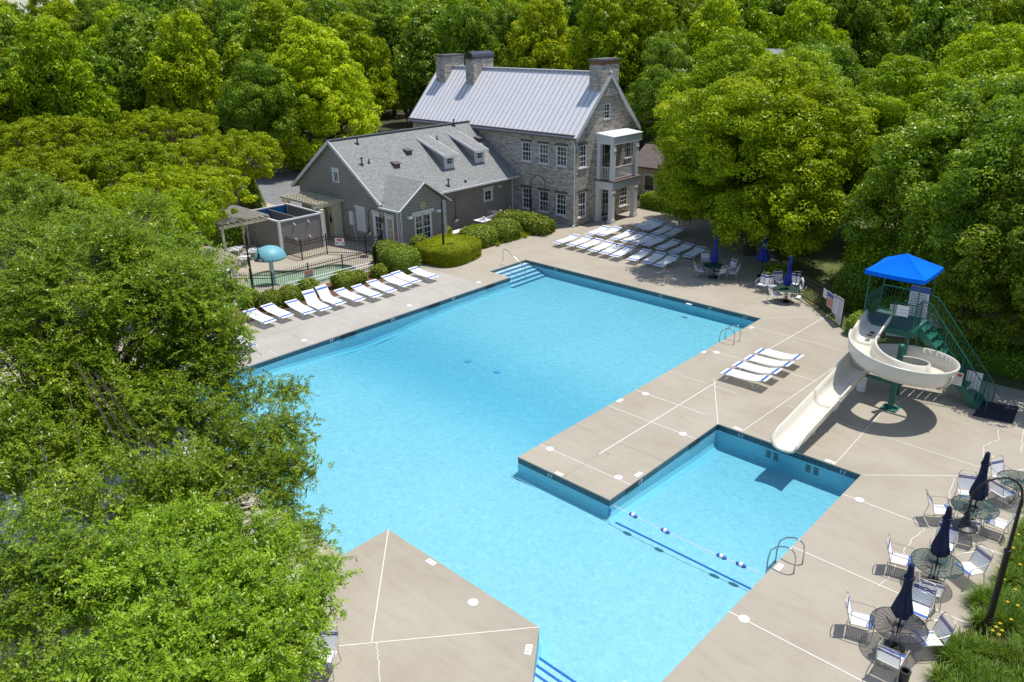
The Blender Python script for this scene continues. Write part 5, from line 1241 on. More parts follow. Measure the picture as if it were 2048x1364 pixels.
# entrance pergola stands against the gable wall
q0, q1, q2 = at(583, 388, 2.75), at(650, 408, 2.75), at(690, 397, 2.75)
pe = pergola('entrance_pergola', min(q0.x, q1.x)+.15, GY-2.1, q2.x+.05, GY-.05, 2.62, 'cream slatted pergola over the side door of the grey wing', [(q1.x-.1, GY-1.85), (q0.x+.4, GY-1.85)], rafters=9, axis='x', fat=.26, gap=.34)
cxx = SC(-47.6, 0)[0]+.35
MB().box(cxx-.28, GY-.75, 0, cxx+.28, GY-.06, 2.4).build('square_column', 'cream', pe); b = MB(); b.box(cxx-.34, GY-.8, 2.05, cxx+.34, GY-.04, 2.18); b.box(cxx-.34, GY-.8, 0, cxx+.34, GY-.04, .2); b.build('column_cap', 'cream', pe)
b = MB(); b.prism([(cxx-.13, GY-.80), (cxx, GY-.86), (cxx+.13, GY-.80)], 1.25, 1.6); b.prism([(cxx-.07, GY-.80), (cxx, GY-.84), (cxx+.07, GY-.80)], 1.6, 1.8); b.build('wall_lantern', 'black', pe)
# shower enclosure: white framed grey boarded screen, blue tarpaulin behind
c0, c1 = at(605, 505), at(650, 480)          # foot of right post, left post handled below
L0 = at(566, 513); R0 = at(649, 493)
top0 = 2.3
en = empty('shower_enclosure', ((L0.x+R0.x)/2, (L0.y+R0.y)/2, 0), 'grey boarded shower screen with white frame and blue tarpaulin inside', 'shower enclosure')
dv = (R0-L0).normalized(); nv = Vector((-dv.y, dv.x, 0)); W_ = (R0-L0).length
if nv.x > 0: nv = -nv
D_e = 4.2; BL = L0+nv*D_e; BR = R0+nv*D_e; up = Vector((0, 0, 1))
for nm, (a, c) in (('front_panel', (L0, R0)), ('side_panel', (L0, BL)), ('back_panel', (BL, BR)), ('side_panel', (R0, BR))):
    MB().bar(a+up*1.13, c+up*1.13, .05, 2.2).build(nm, 'greywall', en)
    MB().bar(a+up*2.27, c+up*2.27, .13, .09).build('top_rail', 'trim', en)
for p in (L0, R0, BL, BR): MB().box(p.x-.08, p.y-.08, 0, p.x+.08, p.y+.08, 2.33).build('corner_post', 'trim', en)
b = MB(); inn = -nv*.06
n = 14
for i in range(n):
    a = BL.lerp(BR, i/n)+inn*(1+.8*(i % 2)); c = BL.lerp(BR, (i+1)/n)+inn*(1+.8*((i+1) % 2)); b.quad(a+up*.3, c+up*.3, c+up*2.25, a+up*2.25)
for i in range(n):
    a = BL.lerp(L0, i/n)+dv*(.06+.05*(i % 2)); c = BL.lerp(L0, (i+1)/n)+dv*(.06+.05*((i+1) % 2))
    if i < 11: b.quad(a+up*.5, c+up*.5, c+up*2.25, a+up*2.25)
b.build('tarpaulin', 'tarp', en)
MB().bar(L0.lerp(R0, .55)+nv*.1+up*1.1, L0.lerp(R0, .55)+nv*D_e+up*1.1, .06, 2.1).build('inner_partition', 'greywall', en)
for (u, z) in ((.33, 1.95), (.66, 1.95), (.33, .95), (.66, .95)):
    p = L0.lerp(R0, u)-nv*.06+up*z; b = MB(); b.tube([p, p-nv*.12+up*.02, p-nv*.14-up*.08], .025, 8); b.cyl(p.x, p.y, p.z-.05, p.z+.05, .05, n=10); b.build('shower_fitting', 'signwhite', en)
# two free pergolas
v0, v1, v2 = at(535, 432, 2.5), at(444, 447, 2.5), at(487, 408, 2.5)
pA = pergola('garden_pergola', -49.6, 21.9, -45.3, 25.0, 2.42, 'larger weathered pergola beside the shower screen, grey slats on top', [(at(529, 497).x, at(529, 497).y), (at(492, 495).x, at(492, 495).y), (at(455, 528).x, at(455, 528).y), (-49.3, 22.3)], rmat='grout', rafters=9, axis='x', gap=.22, group='weathered cream pergolas')
p1 = at(480, 612)
pB = pergola('garden_pergola', p1.x-3.4, p1.y-2.6, p1.x+.2, p1.y+.3, 2.42, 'smaller cream pergola among the leaves, its post by the long fence', [(p1.x-.1, p1.y), (p1.x-3.2, p1.y), (p1.x-3.2, p1.y-2.3), (p1.x-.1, p1.y-2.3)], rafters=9, axis='x', group='weathered cream pergolas')
# mushroom fountain
m0 = at(547, 563); r = empty('mushroom_fountain', (m0.x, m0.y, -.3), 'aqua blue mushroom fountain standing in the wading pool', 'fountain')
zt = topz(m0.x, m0.y, 492); mr = (at(571, 512, zt-.5)-at(508, 512, zt-.5)).length/2
MB().cyl(m0.x, m0.y, -.35, zt-.4, .14, .12, n=20).build('stem', 'mushstem', r, smooth=False)
MB().lathe(m0.x, m0.y, [(.13, zt-.62), (mr*.9, zt-.72), (mr*.98, zt-.72), (mr, zt-.66), (mr*.99, zt-.60), (mr*.9, zt-.40), (mr*.75, zt-.23), (mr*.55, zt-.1), (mr*.3, zt-.02), (.04, zt)], 36).build('cap', 'mush', r, smooth=True)
# pavilion with a metal roof seen through the foreground tree
pv = empty('pavilion', (-19.5, 4, 0), 'pavilion with ribbed pale metal roof, glimpsed through the foreground tree', 'pavilion')
b = MB(); b.slab([(-17.2, .5, 2.7), (-17.2, 8.0, 2.7), (-20.2, 8.0, 3.7), (-20.2, .5, 3.7)], .06); b.slab([(-23.2, 8.0, 2.7), (-23.2, .5, 2.7), (-20.2, .5, 3.7), (-20.2, 8.0, 3.7)], .06)
for i in range(26):
    y = .52+7.46*i/25; b.bar((-17.2, y, 2.73), (-20.2, y, 3.73), .03, .05); b.bar((-23.2, y, 2.73), (-20.2, y, 3.73), .03, .05)
b.build('roof', 'signwhite', pv)
for (x, y) in ((-17.6, 1), (-17.6, 7.6), (-22.8, 1), (-22.8, 7.6), (-17.6, 4.3), (-22.8, 4.3)): MB().box(x-.09, y-.09, 0, x+.09, y+.09, 2.75).build('post', 'trim', pv)
# far houses and pale walls glimpsed between the trees
def far_house(x, y, rz, w_, d_, h_, rh, wm, rm, lb, nm='house'):
    r = empty(nm, (x, y, 0), lb, 'house', None, rz); b = MB(); b.box(-w_/2, -d_/2, 0, w_/2, d_/2, h_); b.add([(-w_/2, -d_/2, h_), (-w_/2, d_/2, h_), (-w_/2, 0, h_+rh)], [(0, 1, 2)]); b.add([(w_/2, d_/2, h_), (w_/2, -d_/2, h_), (w_/2, 0, h_+rh)], [(0, 1, 2)]); b.build('wall', wm, r, world=False)
    b = MB(); k = rh/(d_/2); o_ = .4
    b.slab([(-w_/2-o_, -d_/2-o_, h_-k*o_), (w_/2+o_, -d_/2-o_, h_-k*o_), (w_/2+o_, 0, h_+rh), (-w_/2-o_, 0, h_+rh)], .15); b.slab([(w_/2+o_, d_/2+o_, h_-k*o_), (-w_/2-o_, d_/2+o_, h_-k*o_), (-w_/2-o_, 0, h_+rh), (w_/2+o_, 0, h_+rh)], .15)
    b.build('roof', rm, r, world=False)
    for i in range(3): f = MB(); x0 = -w_/2+w_*(i+.7)/3.4; f.box(x0-.5, -d_/2-.04, h_-2.2, x0+.5, -d_/2+.01, h_-.8); f.build('window', 'white', r, world=False); g = MB(); g.box(x0-.42, -d_/2-.06, h_-2.1, x0+.42, -d_/2-.04, h_-.9); g.build('pane', 'glass', r, world=False)
    return r
def azd(px, dist): 
    d = CR*((px-1024)/FPX)+CU*((682-60)/FPX)+CF; d.z = 0; d.normalize(); return d*dist
p = azd(930, 118); far_house(p.x, p.y, .72, 13, 9, 7.6, 3.4, 'beige', 'brownroof', 'distant house with brown shingle roof above the left chimneys')
p = azd(1553, 86); far_house(p.x, p.y, .3, 1.6, 6, 10.2, .5, 'signwhite', 'signgrey', 'distant pale gable wall showing between the right hand trees')
p = azd(1868, 90); far_house(p.x, p.y, .2, 5, 6, 7.4, 2.0, 'beige', 'brownroof', 'distant beige house almost hidden behind the right hand trees')
p = at(1322, 372, 1.5); far_house(p.x-.5, p.y+4.5, .1, 7, 5, 2.7, 1.2, 'beige', 'brownroof', 'low beige outbuilding behind the black fence right of the porch', 'outbuilding')
s0, s1 = at(1915, 685), at(2012, 695)
wr = empty('boundary_wall', ((s0.x+s1.x)/2, (s0.y+s1.y)/2, 0), 'pale blue-white boarded wall with low pickets behind the slide', 'wall')
dd = (s1-s0).normalized(); MB().bar(s0-dd*3.0+up*.75, s1+dd*.1+up*.75, .12, 1.5).build('boarding', 'signwhite', wr); MB().box(s1.x, s1.y-.1, 0, s1.x+.22, s1.y+.12, 1.65).build('end_pillar', 'trim', wr)
# ------------------------------------------------------------------ vegetation
def unit(a): return a/np.maximum(np.linalg.norm(a, axis=-1, keepdims=True), 1e-9)
def leaf_quads(C, D, S, ln, wd):
    """rhombic leaves: centre C, axis D, side S"""
    ln = np.asarray(ln)[:, None]*.5; wd = np.asarray(wd)[:, None]*.5
    bend = np.cross(D, S)*ln*.25
    V = np.stack([C-D*ln-bend, C+S*wd, C+D*ln-bend, C-S*wd], 1).reshape(-1, 3)
    return V, np.arange(len(V)).reshape(-1, 4)
def fill_leaves(rng, cen, rad, per, size, flat=.75, up=.55, out=None, aspect=.55, rndc=None, shell=.5):
    """cen (k,3) clumps with radius rad (k,), per leaves each"""
    k = len(cen); n = k*per; idx = np.repeat(np.arange(k), per)
    d = unit(rng.normal(size=(n, 3))+np.array([0, 0, .35])); q = rng.uniform(.45, 1, n)**shell
    off = d*(q*rad[idx])[:, None]; off[:, 2] *= flat
    C = cen[idx]+off
    N_ = unit(d*1.0+np.array([0, 0, up*.5])+rng.normal(size=(n, 3))*.42)
    D = unit(np.cross(N_, rng.normal(size=(n, 3)))); Sd = np.cross(N_, D)
    s = size*rng.uniform(.65, 1.35, n); V, F = leaf_quads(C, D, Sd, s, s*aspect)
    r0 = rng.uniform(0, 1, k) if rndc is None else rndc
    r = np.clip(.5*r0[idx]+.5*rng.uniform(0, 1, n)+rng.normal(size=n)*.06, 0, 1)
    return V, F, r
def lobes_surface(rng, L, dens, keep=-.22, down=.55):
    """clump centres on the outside of a union of lobes L = [(x,y,z,r)]"""
    L = np.array(L, float); out = []
    for (x, y, z, r) in L:
        m = max(6, int(4*pi*r*r*dens)); d = unit(rng.normal(size=(m, 3))); d = d[(d[:, 2] > -.35) | (rng.uniform(size=m) < down)]
        p = np.array([x, y, z])+d*(r*rng.uniform(.72, 1.06, len(d)))[:, None]
        out.append(p)
    P = np.concatenate(out); dist = np.min([np.linalg.norm(P-l[:3], axis=1)-l[3] for l in L], axis=0)
    ok = dist > keep*L[:, 3].mean(); return P[ok]
def limbs(mb, base, lobes, tr, rng, z1=None, sub=None):
    """trunk to each lobe centre, a few twigs beyond"""
    base = Vector(base); top = Vector(np.array(lobes)[:, :3].mean(0)); fork = base.lerp(top, .38); fork.x = base.x+(top.x-base.x)*.25; fork.y = base.y+(top.y-base.y)*.25
    mid = base.lerp(fork, .5)+Vector((rng.normal()*.08, rng.normal()*.08, 0))
    mb.tube([base-Vector((0, 0, .3)), base, mid, fork], tr, 9, rs=[tr*1.4, tr*1.25, tr, tr*.85])
    for (x, y, z, r) in lobes:
        e = Vector((x, y, z)); c1 = fork.lerp(e, .35)+Vector((rng.normal()*.15, rng.normal()*.15, r*.35)); c2 = fork.lerp(e, .72)+Vector((rng.normal()*.12, rng.normal()*.12, r*.2))
        mb.tube([fork-Vector((0, 0, .1)), c1, c2, e], tr, 6, rs=[tr*.7, tr*.48, tr*.30, tr*.10])
        for _ in range(5):
            d = Vector(unit(rng.normal(size=3))); d.z = abs(d.z)*.6
            mb.tube([c2, c2.lerp(e, .5)+d*r*.35, e+d*r*.8], tr, 4, rs=[tr*.18, tr*.1, tr*.03])
# ---- reusable trees
def tree_proto(name, seed, R, H, mat, kind='broad', dens=1.5, per=60, size=.2, crad=.55, bark='bark', nl=11, z0f=.22):
    rng = np.random.default_rng(seed); L = []
    zc0, zc1 = H*z0f, H
    for i in range(nl):
        a = i*2.4+rng.uniform(-.4, .4); t = (i+.5)/nl
        if kind == 'oval': rr = R*.62*math.sin(pi*min(.96, .18+.8*t))**.8*(1-.35*t); z = zc0+R*.3+(zc1-zc0-R*.75)*t; lr = R*.46*(1.05-.45*t)
        elif kind == 'flat': rr = R*.66*math.sqrt(rng.uniform(.05, 1)); z = H-R*.30-.25*rr*rng.uniform(.4, 1); lr = R*rng.uniform(.28, .36)
        else: rr = R*.66*math.sqrt(rng.uniform(.02, 1)) if i else 0; z = zc0+R*.35+(zc1-zc0-R*.75)*(rng.uniform(.0, 1)*(1-.45*(rr/R)**2)); z = H-R*.42 if i == 0 else z; lr = R*rng.uniform(.26, .40)
        L.append((rr*cos(a), rr*sin(a), z, lr))
    P = lobes_surface(rng, L, dens); V, F, r = fill_leaves(rng, P, crad*rng.uniform(.6, 1.25, len(P)), per, size)
    root = bpy.data.objects.new(name, None); COL.objects.link(root); root['category'] = 'tree'
    cr = bpy.data.objects.new('crown', npmesh('crown', V, F, mat, r)); COL.objects.link(cr); cr.parent = root
    b = MB(); limbs(b, (0, 0, 0), L[:9], R*.045+.05, rng)
    if kind == 'flat':
        for i in range(4): a = i*1.7; b.tube([(0, 0, 0), (.5*cos(a), .5*sin(a), H*.3), (R*.35*cos(a), R*.35*sin(a), H*.75)], .1, 6, rs=[.12, .09, .04])
    b.build('trunk', bark, root, world=False)
    root['_H'] = H; root['_n'] = len(F); return root
PR = {}
PR['broad'] = tree_proto('broadleaf_tree', 1, 4.6, 11.5, 'L_bright', dens=1.5, per=120, size=.19, crad=.66, nl=26)
PR['broad2'] = tree_proto('broadleaf_tree', 2, 4.4, 12.0, 'L_front', dens=1.15, per=150, size=.20, crad=.78, nl=22)
PR['dark'] = tree_proto('broadleaf_tree', 3, 4.6, 12.0, 'L_dark', dens=1.5, per=120, size=.19, crad=.66, nl=26)
PR['gold'] = tree_proto('crape_myrtle_tree', 4, 4.6, 6.8, 'L_gold', kind='flat', dens=2.2, per=90, size=.17, crad=.42, bark='barkpale', nl=17)
PR['maple'] = tree_proto('maple_tree', 5, 5.2, 13.2, 'L_maple', kind='oval', dens=1.3, per=130, size=.22, crad=.72, nl=34, z0f=.02)
PR['big'] = tree_proto('oak_tree', 6, 5.4, 11.6, 'L_bright', dens=1.7, per=190, size=.155, crad=.66, nl=26, z0f=.02)
PR['big2'] = tree_proto('oak_tree', 7, 5.0, 11.0, 'L_front', dens=1.7, per=190, size=.155, crad=.66, nl=19, z0f=.10)
PR['bigd'] = tree_proto('oak_tree', 8, 5.2, 11.6, 'L_dark', dens=1.7, per=190, size=.155, crad=.66, nl=20, z0f=.05)
for i, m in enumerate(('L_bright', 'L_front', 'L_dark', 'L_dark')):
    PR['f%d' % i] = tree_proto('woodland_tree', 20+i, 4.9, 14.0, m, dens=1.15, per=70, size=.31, crad=.80, nl=32, kind='broad' if i != 1 else 'oval')
usedp = set()
def tree(k, x, y, s, label, group=None, rz=None, sz=None):
    pr = PR[k]; o = pr if k not in usedp else copytree(pr); usedp.add(k)
    o.location = (x, y, -.06); o.rotation_euler = (0, 0, rng_t.uniform(0, 6.28) if rz is None else rz); o.scale = (s, s, s if sz is None else sz)
    o['label'] = label
    if group: o['group'] = group
    return o
rng_t = np.random.default_rng(77)
def tp(k, px, py, zc, s, label, sz=None, group=None, rz=None):
    p = at(px, py, zc); return tree(k, p.x, p.y, s, label, group, rz, sz)
q = at(1492, 520); tree('big', q.x-.4, q.y+1.2, 1.14, 'large round green tree right of the stone house porch, over the loungers', rz=.4, sz=1.02)
q = at(1600, 462); tree('big2', q.x-2.5, q.y+2.5, 1.1, 'large green tree behind the folded blue parasols', rz=1.1)
tp('big', 1480, 235, 7.5, 1.12, 'tall yellow-green tree behind the large round one right of the porch', rz=2.2)
tp('bigd', 1640, 215, 7.5, 1.1, 'darker tree with reddish gaps between the two right hand groups')
tp('big2', 1335, 150, 8.5, 1.15, 'tall bright tree above the right chimney')
tp('big2', 1925, 345, 6.4, 1.02, 'leafy tree rising behind the blue slide canopy', rz=.8)
tp('big', 1800, 235, 7.8, 1.0, 'green tree to the left behind the blue canopy tree')
tp('bigd', 2010, 420, 5.8, .98, 'dark tree at the right picture edge above the slide stairs')
tp('big', 1990, 215, 8.5, 1.15, 'tall green tree at the right picture edge, upper half')
tp('bigd', 2100, 560, 4, .9, 'dark tree beyond the right picture edge behind the slide stairs')
tp('bigd', 2060, 330, 7, 1.0, 'dark tree cut by the right picture edge behind the tall green one')
tree('maple', -69.5, 45.4, 1.12, 'tall pointed light green maple left of the grey wing roof', rz=1.0, sz=1.16)
for i, (px, py, s, lb) in enumerate(((455, 325, .95, 'golden green flat-topped tree nearest the parking road'), (335, 285, 1.05, 'golden green flat-topped tree at the top of the golden group'), (240, 355, 1.0, 'golden green flat-topped tree in the middle of the golden group'),
        (115, 300, 1.05, 'golden green flat-topped tree at the left of the golden group'), (365, 395, .9, 'golden green flat-topped tree just above the weathered pergola'), (60, 380, 1.0, 'golden green flat-topped tree at the left picture edge'), (170, 440, .9, 'golden green flat-topped tree low behind the foreground crown'), (290, 450, .9, 'golden green flat-topped tree half covered by foreground leaves'))):
    tp('gold', px, py, 4.4, s, lb, group='golden green flat-topped trees left of the grey wing')
for i, (px, py, zc, s, k, lb) in enumerate(((815, 195, 4.4, .95, 'gold', 'golden tree just left of the metal roof'), (760, 175, 4.4, .9, 'gold', 'golden tree between the maple and the left chimneys'), (870, 165, 4.6, .8, 'gold', 'golden tree directly behind the leftmost chimney'))):
    tp(k, px, py, zc, s, lb, group='golden trees behind the clubhouse')
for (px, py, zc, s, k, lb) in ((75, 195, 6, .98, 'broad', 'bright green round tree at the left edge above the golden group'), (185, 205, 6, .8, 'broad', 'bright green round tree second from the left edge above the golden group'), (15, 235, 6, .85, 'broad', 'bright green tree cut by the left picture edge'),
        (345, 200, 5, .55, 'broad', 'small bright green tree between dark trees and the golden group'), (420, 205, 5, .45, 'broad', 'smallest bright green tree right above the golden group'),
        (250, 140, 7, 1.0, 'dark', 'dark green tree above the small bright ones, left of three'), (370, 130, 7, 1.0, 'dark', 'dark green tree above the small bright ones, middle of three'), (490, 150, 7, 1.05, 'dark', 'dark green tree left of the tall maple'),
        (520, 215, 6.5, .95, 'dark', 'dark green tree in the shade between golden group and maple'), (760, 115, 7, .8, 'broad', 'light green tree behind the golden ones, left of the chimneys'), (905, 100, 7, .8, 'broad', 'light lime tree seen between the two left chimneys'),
        (1010, 85, 8, 1.0, 'dark', 'dark tree right of the hooded chimney'), (1090, 95, 8, 1.0, 'dark', 'dark green tree above the middle of the metal roof'), (1170, 80, 8.5, 1.12, 'broad', 'tall light green tree above the right half of the metal roof'), (1255, 100, 8.5, 1.1, 'broad', 'tall light green tree right above the right chimney')):
    tp(k, px, py, zc, s, lb)
# woodland behind: one tree each, near ones first
cnt = 0; rngw = np.random.default_rng(9); cand = []
for ring in range(20):
    dist = 84+ring*8.2
    na = int(1.30*dist/(9.6+ring*.35))
    for j in range(na):
        az = HED+(-.66+1.32*(j+.5)/na)+rngw.normal()*.012; d = dist+rngw.normal()*2.6; cand.append((d, az))
for (d, az) in sorted(cand):
    if cnt >= 268: break
    x, y = d*sin(az), d*cos(az); px_a = math.degrees(az-HED)
    if d < 92 and -21 < px_a < -4: continue          # parking area
    if math.hypot(x+43, y-47) < 26: continue
    k = 'f%d' % rngw.choice(4, p=[.34, .22, .22, .22]); hh = (12.4+(d-84)*.048+rngw.normal()*.8+(2.8 if px_a > -21 else 2.4)+(1.6 if px_a > 5 else 0))/14.0
    area = 'left' if px_a < -8 else ('middle' if px_a < 10 else 'right')
    lb = {'left': 'broadleaf tree in the dense green wood filling the upper left of the picture', 'middle': 'broadleaf tree in the dense green wood behind the clubhouse chimneys', 'right': 'broadleaf tree in the dense green wood filling the upper right of the picture'}[area]
    row = 'front ranks' if d < 118 else ('middle ranks' if d < 155 else 'far ranks'); tint = {'f0': 'bright yellow-green', 'f1': 'fresh mid green', 'f2': 'darker green', 'f3': 'darker green'}[k]
    lb = '%s tree in the %s of the %s' % (tint, row, {'left': 'wood at upper left', 'middle': 'wood behind the clubhouse', 'right': 'wood at upper right'}[area])
    tree(k, x, y, .80+.25*rngw.uniform()+(d-84)*.001, lb, {'left': 'woodland trees at upper left', 'middle': 'woodland trees behind the clubhouse', 'right': 'woodland trees at upper right'}[area], sz=hh); cnt += 1
for k in list(PR):
    if k not in usedp: 
        for ch in list(PR[k].children): bpy.data.objects.remove(ch)
        bpy.data.objects.remove(PR[k])
for o in bpy.data.objects:
    for kk in ('_H', '_n'):
        if kk in o: del o[kk]

# ---- foreground trees: leaves set along twigs
def twig_tree(name, seed, lobes_px, trunk, tr, label, mat='L_front', dens=5.0, tw=10, leaf=.062, tl=(.28, .60), sparse=None, per=20):
    rng = np.random.default_rng(seed); L = []
    for (px, py, z, r) in lobes_px: p = at(px, py, z); L.append((p.x, p.y, p.z, r))
    P = lobes_surface(rng, L, dens, keep=-.45, down=.8); La = np.array(L)
    if sparse:
        extra = []
        for (px, py, z, r, n) in sparse:
            p = np.array(at(px, py, z)); extra.append(p+rng.normal(size=(n, 3))*r*.5)
        P = np.concatenate([P]+extra)
    nz_ = np.sin(P[:, 0]*2.1+seed)+np.sin(P[:, 1]*2.4+1.3*seed)+np.sin(P[:, 2]*2.9+.7*seed)+.8*np.sin(P[:, 0]*5.3+P[:, 1]*4.1)
    P = P[nz_ > (-1.05 if seed == 31 else -.95)+rng.normal(size=len(P))*.35]
    k = len(P); n = k*tw; idx = np.repeat(np.arange(k), tw)
    near = np.argmin(np.linalg.norm(P[:, None]-La[None, :, :3], axis=2)/La[None, :, 3], axis=1)
    outd = unit(P-La[near][:, :3]+rng.normal(size=P.shape)*.05)
    d = unit(outd[idx]*.55+rng.normal(size=(n, 3))*.5+np.array([0, 0, .12])); ln = rng.uniform(*tl, n)
    o = P[idx]+rng.normal(size=(n, 3))*np.array([.20, .20, .13])-d*(ln*.5)[:, None]
    m = per; t = (np.tile(np.arange(m), n)+.5)/m; ti = np.repeat(np.arange(n), m)
    droop = np.zeros((n*m, 3)); droop[:, 2] = -(t**2)*.22*ln[ti]
    C0 = o[ti]+d[ti]*(t*ln[ti])[:, None]+droop
    side = unit(np.cross(d, unit(rng.normal(size=(n, 3))*.35+np.array([0, 0, 1.0]))))[ti]*np.where(np.tile(np.arange(m), n) % 2 == 0, 1, -1)[:, None]
    D = unit(side*.8+d[ti]*.65+rng.normal(size=(n*m, 3))*.28+np.array([0, 0, -.12]))
    lf = leaf*rng.uniform(.7, 1.25, n*m)*(1-.25*t); C = C0+D*(lf*.55)[:, None]
    nn_ = unit(np.array([0, 0, 1.0])+rng.normal(size=(n*m, 3))*.45); Sd = unit(np.cross(D, nn_))
    V, F = leaf_quads(C, D, Sd, lf, lf*.42)
    rc = rng.uniform(0, 1, k); r = np.clip(.40*rc[idx][ti]+.22*rng.uniform(0, 1, n)[ti]+.38*rng.uniform(0, 1, n*m)+.10*(t-.5), 0, 1)
    root = empty(name, (trunk[0], trunk[1], 0), label, 'tree')
    cr = bpy.data.objects.new('crown', npmesh('crown', V, F, mat, r)); COL.objects.link(cr); cr.parent = root; cr.matrix_parent_inverse = WM(root).inverted()
    b = MB(); limbs(b, (trunk[0], trunk[1], 0), L, tr, rng)
    sel = rng.permutation(n)[:min(n, 1500)]
    for i in sel: b.tube([o[i], o[i]+d[i]*ln[i]*.9], .004, 3)
    for i in range(k):
        c = Vector(La[near[i]][:3]); e = Vector(P[i])
        if i % 5 == 0: b.tube([c.lerp(e, .35), c.lerp(e, .65)+Vector((0, 0, -.06)), e], .01, 4, rs=[.014, .010, .005])
    b.build('trunk', 'bark', root); print(name, len(F)); return root
tA = at(75, 1095, 1.6)
twig_tree('foreground_tree', 31, [(30, 400, 8, 1.3), (50, 520, 8, 1.5), (120, 470, 8.3, 1.2), (190, 560, 8.2, 1.5), (275, 520, 8, 1.05), (320, 620, 7.6, 1.25), (400, 560, 7.6, .85), (415, 655, 7.2, .75), (455, 600, 7.0, .42), (462, 690, 6.6, .35),
    (110, 640, 7.8, 1.4), (230, 690, 7.0, 1.1), (340, 730, 6.6, .75), (40, 740, 7, 1.2), (150, 770, 6.6, .85), (430, 735, 6.4, .45), (265, 790, 6.2, .5), (10, 850, 6.6, .6), (300, 420, 7.2, .6), (375, 505, 7.2, .6)],
    (tA.x, tA.y), .24, 'large feathery foreground tree filling the left side, its crown over the lounger row', dens=8.5, leaf=.10, sparse=[(120, 880, 6, 1.1, 50), (270, 860, 5.8, 1.0, 60), (20, 950, 6, .7, 30), (350, 970, 5.4, .7, 34), (230, 1000, 5.6, .8, 22), (100, 1020, 5.8, .6, 12)])
tB = at(330, 1085, 1.0)
twig_tree('foreground_tree', 32, [(405, 825, 5.8, .55), (500, 800, 5.5, .55), (560, 800, 5.2, .42), (575, 870, 5.1, .50), (470, 900, 5.2, .72), (560, 950, 5.0, .55), (430, 980, 5.0, .5), (590, 1015, 4.7, .30), (345, 820, 6.0, .45), (500, 1010, 4.9, .45), (600, 930, 4.9, .28)],
    (tB.x, tB.y), .11, 'foreground tree limb of leaves reaching over the water at left', dens=11, leaf=.084, tl=(.22, .48), sparse=[(330, 990, 5.2, .6, 30), (610, 1060, 4.7, .3, 10)])
tC = at(380, 1420, 1.0)
twig_tree('foreground_tree', 33, [(300, 1110, 5.6, .66), (400, 1085, 5.5, .58), (500, 1090, 5.4, .52), (570, 1130, 5.2, .45), (640, 1130, 5.0, .25), (600, 1200, 5.1, .42), (220, 1190, 5.7, .62), (330, 1200, 5.8, .75), (450, 1190, 5.6, .68), (540, 1230, 5.3, .5), (590, 1290, 5.0, .33),
    (290, 1310, 5.6, .72), (410, 1310, 5.6, .72), (510, 1320, 5.3, .5), (200, 1390, 5.5, .7), (350, 1420, 5.5, .7), (470, 1410, 5.3, .55), (130, 1130, 5.7, .35)],
    (tC.x, tC.y), .12, 'nearest foreground tree, its fine green crown at the bottom left', dens=13, leaf=.080, tl=(.2, .45))
tD = at(40, 1330, 1.5)
twig_tree('foreground_tree', 34, [(40, 1090, 6.0, .62), (110, 1130, 5.9, .5), (30, 1180, 6.0, .6), (90, 1200, 5.8, .5), (170, 1150, 5.8, .42), (20, 1355, 5.6, .5), (90, 1370, 5.6, .5)],
    (tD.x, tD.y), .10, 'foreground tree at the lower left corner with a dark hollow below it', dens=11, leaf=.082, tl=(.2, .45))

